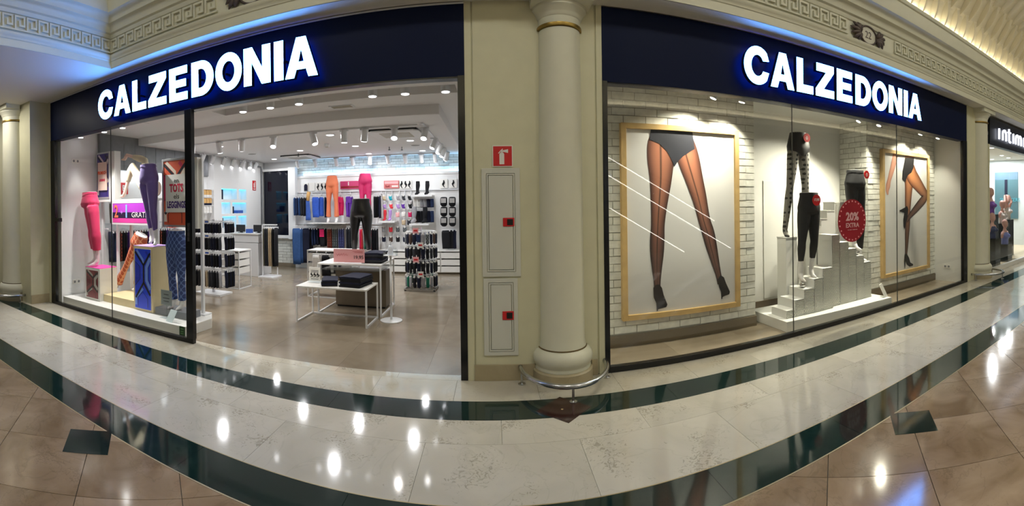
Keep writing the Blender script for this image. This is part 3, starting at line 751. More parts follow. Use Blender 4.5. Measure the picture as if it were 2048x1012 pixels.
# ---- stepped perforated display on a white platform
mat('perforated_white', (214, 214, 204), .5)
pf = MB().prism([(3.33, .19), (5.30, .09), (5.30, .60), (4.9, 1.0), (3.33, 1.0)], 'z', 0, .13).build('display_platform', 'window_white', bevel=.004)
tag(pf, 'low white platform under the perforated steps in the poster window', 'platform')
def perforated(name, x0, x1, z0, z1, y, parent, cut=None, pitch=.021):
    """thin front sheet with staggered holes drilled right through (real openings), joined as one sheet"""
    mb = MB(); r = pitch*.27; row = 0; z = z0
    while z < z1-pitch*.4:
        x = x0 + (pitch/2 if row % 2 else 0)
        while x < x1-pitch*.4:
            if cut is None or cut(x+pitch/2, z+pitch/2):
                c = (x+pitch/2, z+pitch/2)
                mb.ringprism([(c[0]-pitch*.5, c[1]-pitch*.5), (c[0]+pitch*.5, c[1]-pitch*.5), (c[0]+pitch*.5, c[1]+pitch*.5), (c[0]-pitch*.5, c[1]+pitch*.5)],
                             [(c[0]-r, c[1]-r), (c[0]+r, c[1]-r), (c[0]+r, c[1]+r), (c[0]-r, c[1]+r)], 'y', y, y+.004)
            x += pitch
        z += pitch; row += 1
    return mb.build(name, 'perforated_white', parent, fix=False)
def step_block(name, label, steps, y0, y1, xs, dark='dark_perf'):
    """steps: list of (x0, x1, top)"""
    x0 = min(s[0] for s in steps); x1 = max(s[1] for s in steps)
    t = thing(name, label, 'display steps', ((x0+x1)/2, (y0+y1)/2, .13))
    for a, b, h in steps:
        MB().box(a, b, y0+.0, y1, h-.012, h).build('tread', 'window_white', t)
        MB().box(a, a+.008, y0, y1, .13, h-.012).build('riser', 'window_white', t)
        MB().box(b-.008, b, y0, y1, .13, h-.012).build('riser', 'window_white', t)
        perforated('perforated_front', a, b, .13, h-.012, y0, t)
    MB().box(x0+.005, x1-.005, y1-.01, y1, .13, min(s[2] for s in steps)-.02).build('back_panel', 'window_white', t)
    return t
step_block('display_steps', 'front flight of five white perforated steps carrying the black cropped leggings', [(3.417, 3.56, .232), (3.56, 3.716, .345), (3.716, 3.893, .463), (3.893, 4.052, .578), (4.052, 4.24, .70)], .30, .62, 0)
step_block('display_steps', 'descending flight of white perforated steps behind the round discount sticker', [(4.29, 4.44, 1.137), (4.44, 4.624, 1.022), (4.624, 4.793, .913), (4.793, 4.966, .794), (4.966, 5.13, .683)], .36, .66, 0)
t = thing('display_steps', 'tall rear white block with rising steps behind the perforated flights', 'display steps', (4.6, .82, .13))
for a, b, h in ((4.30, 4.40, 1.25), (4.40, 4.52, 1.36), (4.52, 4.68, 1.475), (4.68, 4.92, 1.60)):
    MB().box(a, b, .70, .95, .13, h-.012).build('block', 'window_white', t); MB().box(a-.004, b, .695, .955, h-.012, h).build('tread', 'window_white', t)
perforated('perforated_front', 4.70, 4.91, 1.14, 1.57, .694, t)
pl = thing('display_column', 'tall narrow white column under the dotted tights mannequin', 'plinth', (3.80, .76, .13))
MB().box(3.70, 3.90, .66, .86, .13, 1.112).build('body', 'window_white', pl, bevel=.003); MB().box(3.695, 3.905, .655, .865, 1.112, 1.124).build('top', 'window_white', pl)

# ---- mannequins: leg forms dressed in trousers
def ring_at(p, rx, ry, n=20): return [(p[0]+rx*cos(2*pi*k/n), p[1]+ry*sin(2*pi*k/n), p[2]) for k in range(n)]
def mannequin(name, label, W, H, legs, cloth, cuff=.85, flare=0.0, k=1.0, skin='skin_white', group=None, toe=(0, -1), cap=True, base=None, loose=0.0, cat='mannequin', feet=True, voxel=.013):
    """W waist, H hip centre, legs = [(hip joint, knee, ankle)], cuff = fraction of shin covered"""
    base = base or (H[0], H[1], min(l[2][2] for l in legs)-.10)
    t = thing(name, label, cat, base, 0, group)
    W, H = Vector(W), Vector(H); ax = (W-H)
    mb = MB()
    mb.tube([W, H+ax*.55, H+ax*.12, H-ax*.14, H-ax*.30], [(.128*k, .10*k), (.150*k, .115*k), (.174*k+loose*.5, .125*k), (.165*k, .12*k), (.08*k, .085*k)], 18)
    for hj, kn, an in legs:
        sk = MB()
        hj, kn, an = Vector(hj), Vector(kn), Vector(an); end = kn.lerp(an, cuff)
        lo = loose
        rr = [.090*k, .084*k+lo*.4, .068*k+lo*.6, .053*k+lo*.8, .056*k+lo, .050*k+lo+flare*.3, .040*k+lo+flare*.75, .038*k+lo+flare]
        shin = lambda q: kn.lerp(end, q)
        mb.tube([hj+(hj-kn)*.08, hj.lerp(kn, .22), hj.lerp(kn, .6), kn, shin(.28), shin(.55), shin(.85), end], [(a, a*1.04) for a in rr], 16)
        if feet:
            d = Vector((toe[0], toe[1], 0)).normalized()
            st = kn.lerp(an, max(.1, cuff-.22))
            ball = an + d*.045*k + Vector((0, 0, -.075*k)); tip = an + d*.135*k + Vector((0, 0, -.088*k))
            sk.tube([st, st.lerp(an, .5), an, an + d*.015 + Vector((0, 0, -.035*k)), ball, tip], [(.040*k,)*2, (.036*k,)*2, (.033*k, .036*k), (.036*k, .040*k), (.038*k, .026*k), (.012*k, .010*k)], 12, ref=(d.y, -d.x, .01))
            link('leg_form', place_mesh(remesh(sk, 'leg_form', .010, 4), t), skin, t, smooth=1)
    me = place_mesh(remesh(mb, 'trousers', voxel), t)
    tr = link('trousers', me, cloth, t, smooth=1)
    if cap:
        c = W + ax.normalized()*.012
        MB().tube([W-ax*.1, c], [(.122*k, .094*k), (.118*k, .09*k)], 20).build('waist_cap', skin, t, smooth=40)
        MB().tube([W-ax*.02, W+ax.normalized()*.006], [(.134*k, .106*k), (.134*k, .106*k)], 24, cap=False).tube([W-ax*.12, W+ax.normalized()*.004], [(.139*k, .110*k), (.133*k, .105*k)], 24, cap=False).build('waistband', cloth, tr, smooth=1)
    return t
def std_legs(x, y, hz, kz, az, s=.085, kx=.0, ax=.0, ky=0, ay=0, lean=0):
    return [((x-s, y, hz), (x-s-kx+lean*.5, y+ky, kz), (x-s-ax+lean, y+ay, az)), ((x+s, y, hz), (x+s+kx*.4+lean*.5, y-.02, kz), (x+s+ax*.4+lean, y, az))]
mat('cloth_black', (19, 20, 23), .8, var=.1)
mat('tights_dark', (24, 24, 28), .5)
def tag_disc(parent, c, r, s1, size, m='red'):
    if s1 is None:
        d = MB().disc((c[0], c[1], c[2]), r, 'y', .004, 22).build('price_tag', m, parent, label='round red price tag')
        for w_, z_ in ((.030, .012), (.045, -.008), (.026, -.026)): MB().box(c[0]-w_/2, c[0]+w_/2, c[1]-.0015, c[1]+.001, c[2]+z_, c[2]+z_+.009).build('print', 'white_card', d)
        return
    d = MB().disc((c[0], c[1], c[2]), r, 'y', .004, 22).build('price_tag', m, parent, label='round red price tag')
    text('price', s1, size, 'white_card', d, (c[0], c[1]-.002, c[2]+.005), .001, .0015)
# dotted tights: grey sheer legs with a dot print, dark briefs
m = bpy.data.materials.new('dotted_tights'); m.use_nodes = True; nt = m.node_tree; b = nt.nodes['Principled BSDF']; MATS['dotted_tights'] = m
tc = nd(nt, 'ShaderNodeTexCoord'); vo = nd(nt, 'ShaderNodeTexVoronoi', voronoi_dimensions='2D'); vo.inputs['Scale'].default_value = 15; vo.inputs['Randomness'].default_value = .35
sx_ = nd(nt, 'ShaderNodeSeparateXYZ'); cx_ = nd(nt, 'ShaderNodeCombineXYZ'); nt.links.new(tc.outputs['Object'], sx_.inputs[0]); nt.links.new(sx_.outputs[0], cx_.inputs[0]); nt.links.new(sx_.outputs[2], cx_.inputs[1])
rp = nd(nt, 'ShaderNodeValToRGB'); rp.color_ramp.interpolation = 'CONSTANT'; rp.color_ramp.elements[0].color = (.012, .012, .014, 1); rp.color_ramp.elements[1].position = .27; rp.color_ramp.elements[1].color = (*lin((134, 131, 125)), 1)
nt.links.new(cx_.outputs[0], vo.inputs['Vector']); nt.links.new(vo.outputs['Distance'], rp.inputs[0]); nt.links.new(rp.outputs[0], b.inputs['Base Color']); b.inputs['Roughness'].default_value = .5
legs = [((3.88, .70, 2.30), (3.83, .72, 1.83), (3.78, .78, 1.222)), ((4.06, .70, 2.30), (4.06, .66, 1.84), (4.10, .70, 1.42))]
t = mannequin('leg_mannequin', 'leg mannequin in dotted sheer black tights on the tall column', (3.97, .70, 2.57), (3.97, .70, 2.36), legs, 'dotted_tights', cuff=1.0, base=(3.80, .76, 1.124), skin='dotted_tights', toe=(-.2, -1))
bm_ = MB().tube([(3.97, .70, 2.575), (3.97, .70, 2.50), (3.97, .70, 2.39), (3.97, .70, 2.31), (3.97, .70, 2.25)], [(.134, .106), (.152, .120), (.185, .132), (.176, .128), (.075, .11)], 20)
bm_.build('briefs', 'tights_dark', t, smooth=60)
tag_disc(t, (4.01, .56, 2.50), .062, None, .035)
legs = [((3.85, .45, 1.43), (3.80, .44, 1.06), (3.79, .47, .645)), ((4.02, .45, 1.43), (4.005, .42, 1.07), (3.975, .46, .678))]
t = mannequin('leg_mannequin', 'leg mannequin in black cropped leggings on the front perforated steps', (3.94, .45, 1.725), (3.94, .45, 1.50), legs, 'cloth_black', cuff=.62, base=(3.9, .45, .463), k=1.04, toe=(-.15, -1))
tag_disc(t, (3.96, .315, 1.63), .075, '17,95', .045)
bt = MB().lathe([(.002, -.045), (.022, -.04), (.04, -.02), (.045, 0), (.04, .02), (.022, .04), (.002, .045)], (0, 0), 16)
ball = bt.build('chrome_ball', 'chrome', None, smooth=1); ball.location = (3.775, .405, .507)
tag(ball, 'chrome ball on the front steps by the heel of the black leggings', 'ball')
b2 = ball.copy(); col.objects.link(b2); b2.location = (5.03, .40, .73+.0); tag(b2, 'chrome ball on the descending steps below the black trousers', 'ball'); b2.location = (4.90, .445, .838)
legs = [((4.90, .55, 1.80), (4.91, .53, 1.42), (4.90, .50, .975)), ((5.07, .55, 1.80), (5.085, .53, 1.36), (5.065, .54, .787))]
t = mannequin('leg_mannequin', 'leg mannequin in black trousers behind the round discount sticker', (4.985, .55, 2.08), (4.985, .55, 1.86), legs, 'cloth_black', cuff=.86, base=(4.98, .55, .794), k=1.12, toe=(0, -1), loose=.012)
tag_disc(t, (5.09, .40, 2.02), .062, None, .035)
# round sticker on the glass
t = thing('discount_sticker', 'round dark red 20% EXTRA sticker with a ring of dots on the glass', 'sticker', (4.335, .012, 1.35))
MB().disc((4.335, .0115, 1.35), .278, 'y', .003, 40, .29).build('disc', mat('sticker_red', (150, 20, 38), .5), t)
for k in range(24):
    a = 2*pi*k/24; MB().disc((4.335+.25*cos(a), .0095, 1.35+.262*sin(a)), .011, 'y', .002, 10).build('dot', 'pink_card', t)
mat('sticker_ink', (216, 170, 172), .6)
text('lettering', '20%', .15, 'sticker_ink', t, (4.335, .010, 1.40), .001, .006)
text('lettering', 'EXTRA', .085, 'sticker_ink', t, (4.335, .010, 1.285), .001, .002)
for k, w_ in enumerate((.020, .030, .016, .034, .024, .030)): MB().box(4.245+k*.032, 4.245+k*.032+w_*.85, .009, .0115, 1.222, 1.230).build('small_print', 'sticker_ink', t)
# small notice stand, socket, spots
t = thing('notice_card', 'small tilted white notice card at the right end of the white platform', 'card', (5.2, .22, .13))
MB().add([(5.13, .20, .335), (5.20, .20, .345), (5.29, .16, .14), (5.22, .16, .13), (5.135, .212, .335), (5.205, .212, .345), (5.295, .172, .14), (5.225, .172, .13)], [(0, 1, 2, 3), (4, 7, 6, 5), (0, 4, 5, 1), (1, 5, 6, 2), (2, 6, 7, 3), (3, 7, 4, 0)]).build('card', 'white_card', t)
MB().box(5.2, 5.28, .17, .25, .13, .142).build('foot', 'acrylic', t)
def socket(x, y, z, label, s=1):
    t = thing('power_socket', label, 'socket', (x, y, z))
    for d in (-.042, .042):
        p = MB().box(min(x, x+.008*s), max(x, x+.008*s), y+d-.04, y+d+.04, z-.04, z+.04).build('plate', 'white_card', t, bevel=.002)
        MB().disc((x + (.0075 if s > 0 else -.0105), y+d, z), .022, 'x', .003, 14).build('outlet', 'grey_wood', p)
socket(7.52, .40, .295, 'double wall socket low on the end wall beside the bent-leg poster', -1)
socket(-6.3, .43, 2.47, 'double wall socket high on the white wall beside the legging window', 1)
socket(-6.3, .43, .345, 'double wall socket low on the white wall behind the pink-topped plinth', 1)
lens = emis('lamp_lens', (255, 244, 224), 9)
lens_c = emis('lamp_lens_cool', (250, 250, 255), 8)
def window_spot(x, y, z, target, e, label, color=(1, .93, .74), angle=108):
    t = thing('spotlight', label, 'spotlight', (x, y, z), 0, 'spots over the poster window')
    d = (Vector(target) - Vector((x, y, z))).normalized(); p = Vector((x, y, z-.09))
    MB().box(x-.05, x+.05, y-.05, y+.05, z-.015, z).build('base', 'white_metal', t)
    MB().tube([(x, y, z-.01), (x, y, z-.06)], .012, 8).build('stem', 'white_metal', t)
    MB().tube([p-d*.06, p+d*.06], [.036, .042], 14).build('head', 'white_metal', t, smooth=40)
    MB().tube([p+d*.0605, p+d*.064], .036, 14).build('lens', lens, t)
    spot('spot_light', p+d*.075, target, e, color, angle)
for i, (x, tg, e) in enumerate(((2.45, (1.95, .66, 1.6), 95), (2.83, (2.55, .66, 1.4), 95), (4.90, (4.2, .8, 1.4), 230), (5.37, (4.7, .6, 1.1), 180), (6.55, (6.3, .66, 1.7), 90), (7.15, (6.8, .66, 1.5), 80))):
    window_spot(x, .36, 2.95, tg, e, 'small white spotlight with a warm lens on the ceiling of the poster window')
# ================================================================== LEGGING WINDOW ON THE LEFT
pf = MB().prism([(-6.26, .12), (-3.56, .14), (-3.55, .68), (-3.75, .95), (-6.26, .95)], 'z', 0, .13).build('display_platform', 'white_lacquer', bevel=.004)
tag(pf, 'long low white platform under the legging mannequins', 'platform')
def band(pts, w, y, c):
    """printed stripe along a polyline"""
    V, Fs = [], []
    P = [Vector(p) for p in pts]
    for i, p in enumerate(P):
        t = (P[min(i+1, len(P)-1)] - P[max(i-1, 0)]).normalized(); n = Vector((-t.y, t.x))
        V += [(p.x+n.x*w/2, y, p.y+n.y*w/2), (p.x-n.x*w/2, y, p.y-n.y*w/2)]
    return V, [(2*i, 2*i+1, 2*i+3, 2*i+2) for i in range(len(P)-1)], [c]*len(V)
def hex_print(x0, x1, z0, z1, y, parent, base, light, deep, black=(14, 16, 30), hs=1.0):
    w, h = x1-x0, z1-z0
    V, Fs, C = [], [], []
    def put(m):
        n = len(V); V.extend(m[0]); Fs.extend(tuple(i+n for i in f) for f in m[1]); C.extend(m[2])
    def q(u, v): return (min(max(x0+u*w, x0), x1), min(max(z1-v*h, z0), z1))
    put(flat([q(0, 0), q(1, 0), q(1, 1), q(0, 1)], y, base))
    put(flat([q(0, .2), q(.34, .3), q(.34, .5), q(0, .64)], y-.0004, deep))
    put(flat([q(.12, .80), q(.5, .68), q(.88, .80), q(.88, .96), q(.12, .96)], y-.0004, base))
    for pts, wd, c, k in (([(.12, .02), (.52, .18), (.52, .26)], .11, light, 1), ([(.97, .14), (.74, .30), (.74, .52), (.97, .66)], .16, light, 1), ([(.07, .95), (.07, .82), (.5, .66)], .13, light, 1),
                          ([(.70, .03), (.86, .11)], .12, deep, 1), ([(.02, .05), (.56, .27), (.56, .56), (.05, .83)], .10, black, 2), ([(.97, .06), (.56, .27)], .10, black, 2), ([(.56, .56), (.97, .76)], .10, black, 2),
                          ([(.03, .22), (.34, .30), (.34, .50), (.03, .62)], .025, black, 3), ([(.2, .97), (.2, .82), (.5, .71), (.8, .82), (.8, .97)], .025, black, 3), ([(.98, .24), (.86, .30), (.86, .50), (.98, .57)], .025, black, 3)):
        put(band([q(*p) for p in pts], wd*w, y-.0004*(k+1), c))
    return print_mesh('printed_panel', V, Fs, C, parent)
def plinth(name, label, x0, x1, y0, y1, z1, body, top, colors):
    t = thing(name, label, 'plinth', ((x0+x1)/2, (y0+y1)/2, .13))
    MB().box(x0, x1, y0, y1, .13, z1-.008).build('body', body, t, bevel=.003)
    MB().box(x0+.002, x1-.002, y0+.002, y1-.002, z1-.008, z1).build('top', top, t)
    MB().box(x0+.03, x1-.03, y0-.005, y0+.002, .16, z1-.04).build('panel', 'white_card', t)
    hex_print(x0+.035, x1-.035, .165, z1-.045, y0-.0065, t, *colors)
    return t
mat('pink_top', (236, 70, 160), .5); mat('lilac_top', (188, 150, 226), .5); mat('beige_board', (214, 196, 152), .6, var=.04)
plinth('display_plinth', 'white plinth with red and grey geometric panel and a pink top', -5.9, -5.51, .33, .70, .66, 'white_lacquer', 'pink_top', ((132, 62, 66), (176, 172, 164), (110, 52, 58), (62, 60, 62)))
plinth('display_plinth', 'tall beige plinth with bright blue geometric panel and a lilac top', -4.77, -4.37, .39, .76, 1.075, 'beige_board', 'lilac_top', ((34, 70, 224), (120, 158, 244), (24, 52, 196)))
tag(MB().box(-5.50, -4.78, .40, .94, .13, .245).build('display_block', 'beige_board', bevel=.003), 'low beige block between the two patterned plinths', 'block')
tag(MB().box(-4.34, -3.74, .40, .68, .13, .225).build('display_block', 'grey_wood', bevel=.003), 'low grey block under the blue flared trousers', 'block')
# lit poster boxes on a white display frame
mat('silver', (190, 190, 192), .35, .6)
mat('peach_card', (236, 206, 190), .6)
mat('orange_ink', (236, 92, 52), .6); mat('crimson_ink', (206, 36, 74), .6); mat('violet_ink', (74, 44, 118), .6)
def lightbox(name, label, x0, x1, z0, z1, y, depth, colors, frame='silver', fw=.03):
    t = thing(name, label, 'sign', ((x0+x1)/2, y, z0))
    for nm, a in (('frame_side', (x0, x0+fw, z0, z1)), ('frame_side', (x1-fw, x1, z0, z1)), ('frame_rail', (x0+fw, x1-fw, z0, z0+fw)), ('frame_rail', (x0+fw, x1-fw, z1-fw, z1))):
        MB().box(a[0], a[1], y, y+depth, a[2], a[3]).build(nm, frame, t, bevel=.002)
    MB().box(x0+fw, x1-fw, y+.008, y+depth-.01, z0+fw, z1-fw).build('box', 'white_lacquer', t)
    if colors: hex_print(x0+fw, x1-fw, z0+fw, z1-fw, y+.006, t, *colors)
    return t
t = lightbox('poster_box', 'silver framed purple poster box reading PROMOCIO LEGGINGS above the pink trousers', -6.25, -5.87, 1.80, 2.63, .85, .14, ((58, 46, 120), (214, 198, 196), (34, 34, 58)))
MB().box(-6.185, -5.935, .840, .852, 1.95, 2.45).build('card', 'peach_card', t)
text('lettering', 'PROMOCIÓ', .075, 'orange_ink', t, (-6.06, .838, 2.26), .001, .004, sx=.62)
text('lettering', 'LEGGINGS', .055, 'crimson_ink', t, (-6.06, .838, 2.13), .001, .003, sx=.6)
t = lightbox('poster_box', 'silver framed orange patterned poster box reading en TOTS els LEGGINGS', -4.39, -3.90, 1.35, 2.33, .62, .10, ((214, 92, 60), (232, 218, 200), (196, 44, 84), (30, 26, 36)))
MB().box(-4.31, -3.925, .610, .622, 1.56, 2.10).build('card', 'white_card', t)
text('lettering', 'en', .10, 'ink', t, (-4.10, .607, 2.01), .001)
text('lettering', 'TOTS', .155, 'crimson_ink', t, (-4.10, .607, 1.90), .001, .006, sx=.66)
text('lettering', 'els', .10, 'ink', t, (-4.10, .607, 1.785), .001)
text('lettering', 'LEGGINGS', .13, 'violet_ink', t, (-4.105, .607, 1.665), .001, .005, sx=.58)
t = lightbox('poster_box', 'purple poster box reading 2+1 GRATIS with a white frame', -5.80, -4.85, 1.35, 1.74, .83, .12, None, 'white_metal')
mat('magenta_print', (178, 66, 196), .5); mat('navy_print', (30, 22, 58), .5); mat('rose_print', (222, 70, 160), .5)
MB().box(-5.77, -4.88, .832, .842, 1.45, 1.71).build('panel', 'magenta_print', t); MB().box(-5.77, -4.88, .829, .835, 1.46, 1.56).build('panel', 'navy_print', t); MB().box(-5.77, -4.88, .829, .835, 1.385, 1.46).build('panel', 'rose_print', t)
text('lettering', '2', .30, mat('copper_ink', (226, 122, 84), .5), t, (-5.67, .826, 1.565), .001, .006, sx=.7); text('lettering', '+', .12, 'lilac_top', t, (-5.53, .826, 1.55), .001)
text('lettering', '1', .30, mat('sky_ink', (140, 190, 244), .5), t, (-5.41, .826, 1.565), .001, .006, sx=.8); text('lettering', 'GRATIS', .125, 'white_card', t, (-5.08, .826, 1.515), .001, .0)
t = thing('display_stand', 'white metal stand with upright posts carrying the poster boxes', 'display stand', (-5.5, .95, .13))
for x in (-5.83, -5.48, -4.86):
    MB().box(x, x+.045, .96, 1.0, .13, 1.75).build('post', 'white_metal', t)
MB().box(-5.86, -5.72, .84, .98, 1.782, 2.62).build('side_panel', 'white_lacquer', t)
MB().box(-6.25, -4.7, .84, 1.02, 1.745, 1.78).build('shelf', 'white_lacquer', t)
MB().box(-6.25, -6.20, .96, 1.0, .13, 1.75).build('post', 'white_metal', t)
t = thing('display_stand', 'white upright post with panel beside the black window post', 'display stand', (-3.79, .8, .13))
MB().box(-3.81, -3.77, .78, .82, .13, 2.31).build('post', 'white_metal', t); MB().box(-3.89, -3.81, .72, .80, 1.33, 2.33).build('side_panel', 'white_lacquer', t); MB().box(-3.86, -3.70, .72, .88, .13, .145).build('foot', 'white_metal', t)

# mannequins in the window
mat('cloth_pink', (196, 32, 84), .8, var=.07, sheen=.2); mat('cloth_lilac', (98, 76, 146), .6, var=.10, sheen=.3); mat('cloth_cream', (222, 210, 182), .8, var=.05)
lattice('cloth_rust', (186, 88, 58), (226, 160, 122), 40, 26, .22); lattice('cloth_denim_knit', (38, 58, 112), (94, 118, 172), 52, 34, .22)
L = [((-6.07, .53, 1.63), (-6.08, .50, 1.26), (-6.06, .55, .80)), ((-5.91, .49, 1.63), (-5.92, .46, 1.25), (-5.88, .48, .78))]
mannequin('leg_mannequin', 'leg mannequin in crimson cropped trousers on the pink-topped plinth', (-6.0, .51, 1.90), (-5.99, .51, 1.69), [((-5.93+.0-.09, .53, 1.63), (-5.84-.09, .52, 1.26), (-5.86-.03, .55, .79)), ((-5.86, .47, 1.63), (-5.76, .44, 1.25), (-5.74, .47, .78))], 'cloth_pink', cuff=.68, loose=.03, k=1.12, toe=(-.5, -1), base=(-5.7, .5, .66))
L = [((-4.64, .52, 1.96), (-4.60, .55, 1.58), (-4.55, .56, 1.21)), ((-4.47, .50, 1.96), (-4.42, .46, 1.58), (-4.42, .52, 1.19))]
mannequin('leg_mannequin', 'leg mannequin in lilac jeans on the tall blue-panelled plinth', (-4.57, .52, 2.26), (-4.56, .52, 2.04), L, 'cloth_lilac', cuff=.72, k=1.0, toe=(.5, -1), base=(-4.55, .55, 1.075))
L = [((-5.22, .85, 1.0), (-5.43, .84, .68), (-5.66, .835, .335)), ((-5.10, .86, 1.0), (-5.17, .86, .66), (-5.20, .88, .37))]
mannequin('leg_mannequin', 'striding leg mannequin in rust knit flared trousers beside the tall beige plinth', (-5.08, .85, 1.19), (-5.15, .85, 1.04), L, 'cloth_rust', cuff=.93, flare=.045, k=.95, toe=(-1, -.3), base=(-5.1, .6, .245))
L = [((-4.13, .54, .99), (-4.12, .52, .65), (-4.10, .54, .33)), ((-3.98, .54, .99), (-3.96, .54, .65), (-3.95, .54, .33))]
mannequin('leg_mannequin', 'leg mannequin in blue patterned flared trousers on the grey block', (-4.05, .54, 1.30), (-4.05, .54, 1.07), L, 'cloth_denim_knit', cuff=.95, flare=.02, k=1.0, toe=(0, -1), base=(-4.05, .54, .225))
L = [((-5.08, .90, 1.98), (-5.36, .92, 2.34), (-5.52, .90, 1.90)), ((-5.05, .98, 2.02), (-5.14, 1.0, 2.42), (-5.56, .98, 2.54))]
mannequin('leg_mannequin', 'reclining leg mannequin in cream trousers on the shelf above the 2+1 box', (-4.80, .94, 1.93), (-4.99, .94, 1.95), L, 'cloth_cream', cuff=.6, loose=.012, k=.88, toe=(-1, -.2), base=(-5.0, .94, 1.78), skin='peach_card')
# small cards and stickers by the glass
t = thing('notice_stand', 'clear acrylic notice stand in front of the blue flared trousers', 'sign stand', (-4.0, .33, .13))
MB().box(-4.13, -3.93, .30, .305, .30, .52).build('sheet', 'acrylic', t); MB().box(-4.13, -3.93, .306, .309, .31, .51).build('insert', mat('grey_card', (176, 178, 176), .6), t); MB().box(-4.13, -3.93, .27, .36, .13, .14).build('foot', 'acrylic', t); MB().box(-4.04, -4.02, .31, .315, .14, .31).build('stem', 'acrylic', t)
for z, l in ((.45, .09), (.40, .12), (.36, .10)): MB().box(-4.03-l/2, -4.03+l/2, .297, .2995, z, z+.008).build('printed_line', 'ink', t)
t = tag(MB().add([(-3.95, .20, .13), (-3.82, .18, .13), (-3.78, .24, .28), (-3.91, .26, .28), (-3.95, .206, .13), (-3.82, .186, .13), (-3.78, .246, .28), (-3.91, .266, .28)], [(0, 1, 2, 3), (4, 7, 6, 5), (0, 4, 5, 1), (1, 5, 6, 2), (2, 6, 7, 3), (3, 7, 4, 0)]).build('notice_card', mat('pale_card', (206, 220, 222), .5)), 'pale leaning notice card on the platform by the window post', 'card')
t = thing('glass_sticker', 'small dark green sticker at the bottom of the glass beside the post', 'sticker', (-3.50, .012, .06))
MB().box(-3.545, -3.455, .013, .016, .065, .175).build('backing', mat('green_sticker', (22, 58, 26), .5), t)
for z in (.085, .11, .14): MB().box(-3.525, -3.475, .0115, .0135, z, z+.008).build('printed_line', mat('green_ink', (90, 140, 84), .6), t)
# window spots
for i, x in enumerate((-6.12, -5.47, -5.02)):
    t = thing('spotlight', 'small white spotlight on the ceiling over the legging window', 'spotlight', (x, .42, 3.0), 0, 'spots over the legging window')
    MB().tube([(x, .42, 3.0), (x, .42, 2.86)], [.05, .05], 16).build('head', 'white_metal', t, smooth=40)
    MB().tube([(x, .42, 2.8595), (x, .42, 2.855)], .04, 16).build('lens', lens_c, t)
    spot('spot_light', (x, .42, 2.84), (x + (.45, .25, .45)[i], .5, 1.0), (90, 140, 160)[i], (1, .97, .95), (66, 96, 100)[i])
# ================================================================== SHOP INTERIOR: CEILING
def downlight(x, y, z, label, e=30, r=.075):
    t = thing('downlight', label, 'ceiling light', (x, y, z), 0, 'round downlights in the shop ceiling' if x < 5 else 'round downlights in the lingerie shop')
    MB().lathe([(r*.82, z-.001), (r, z-.002), (r*1.12, z-.008), (r*1.15, z-.0)], (x, y), 24).build('trim_ring', 'white_metal', t, smooth=40)
    MB().disc((x, y, z-.006), r*.84, 'z', .004, 22).build('lens', lens_c, t)
    area('downlight_light', (x, y, z-.02), (r*1.6,), e, (.97, .98, 1), (0, 0, 0), 'DISK')
for x, y in ((-4.1, 4.67), (-2.78, 4.54), (-1.56, 4.17), (-1.58, 5.75), (-2.89, 5.9), (-5.4, 5.85), (-2.75, 3.04), (-5.15, 3.13)):
    downlight(x, y, 2.86, 'round recessed downlight in the lowered shop ceiling', 26 if y < 5.5 else 9)
def tracklight(x, y, z, aim, label, group, e=0, lit=True):
    t = thing('track_spotlight', label, 'spotlight', (x, y, z), 0, group)
    d = Vector(aim).normalized(); p = Vector((x, y, z-.125))
    MB().box(x-.07, x+.07, y-.018, y+.018, z-.05, z-.022).build('adapter', 'white_metal', t)
    MB().tube([(x, y, z-.045), (x, y, z-.12)], .009, 8).build('stem', 'white_metal', t)
    MB().tube([p-d*.10, p+d*.10], [.050, .054], 16).build('head', 'white_metal', t, smooth=40)
    MB().tube([p+d*.1005, p+d*.105], .044, 16).build('lens', lens_c if lit else 'grey_wood', t)
    if e: spot('spot_light', p+d*.12, p+d*3, e, (1, .97, .94), 62)
def track(x0, y0, x1, y1, z, label):
    tag(MB().box(min(x0, x1)-.016, max(x0, x1)+.016, min(y0, y1)-.016, max(y0, y1)+.016, z-.026, z).build('light_track', 'white_metal'), label, 'light track')
track(-5.5, 2.55, -1.15, 2.55, 2.86, 'white light track running across the front of the lowered ceiling')
track(-1.05, 2.45, -1.05, 6.2, 2.86, 'white light track running back along the right of the lowered ceiling')
track(-5.0, 6.2, -1.25, 6.2, 2.86, 'white light track in front of the blue-lit brick band')
track(-6.05, 3.5, -6.05, 6.1, 2.86, 'white light track along the wall of blue niches')
ff = 'spots on the front track'
for x, aim in ((-5.4, (.25, -.5, -1)), (-4.75, (0, .3, -1)), (-4.25, (-.3, .4, -1)), (-3.6, (.2, -.55, -1)), (-2.85, (.35, -.2, -1)), (-2.32, (0, .05, -1)), (-1.98, (-.15, .2, -1)), (-1.5, (.1, -.6, -1))):
    tracklight(x, 2.55, 2.86, aim, 'white track spotlight on the front light track', ff, 18)
for y, aim in ((2.7, (-.1, -.6, -1)), (3.8, (-.4, -.3, -1)), (4.6, (-.4, -.3, -1)), (5.2, (-.4, -.3, -1)), (5.9, (-.4, .3, -1))):
    tracklight(-1.05, y, 2.86, aim, 'white track spotlight on the track along the right of the ceiling', 'spots on the right-hand track', 10)
for k, x in enumerate((-4.9, -4.4, -3.83, -3.4, -2.95, -2.5, -2.07, -1.68, -1.35)):
    tracklight(x, 6.2, 2.86, (0.05, .55, -1) if k != 4 else (.1, -.5, -1), 'white track spotlight on the track before the blue-lit bricks', 'spots on the back track', 1.3)
for k, y in enumerate((3.7, 4.08, 4.55, 4.95, 5.35, 5.7, 6.0)):
    tracklight(-6.05, y, 2.86, (-.65, .1, -1) if k != 5 else (.3, -.5, -1), 'white track spotlight on the track above the blue niches', 'spots on the niche-wall track', 1)
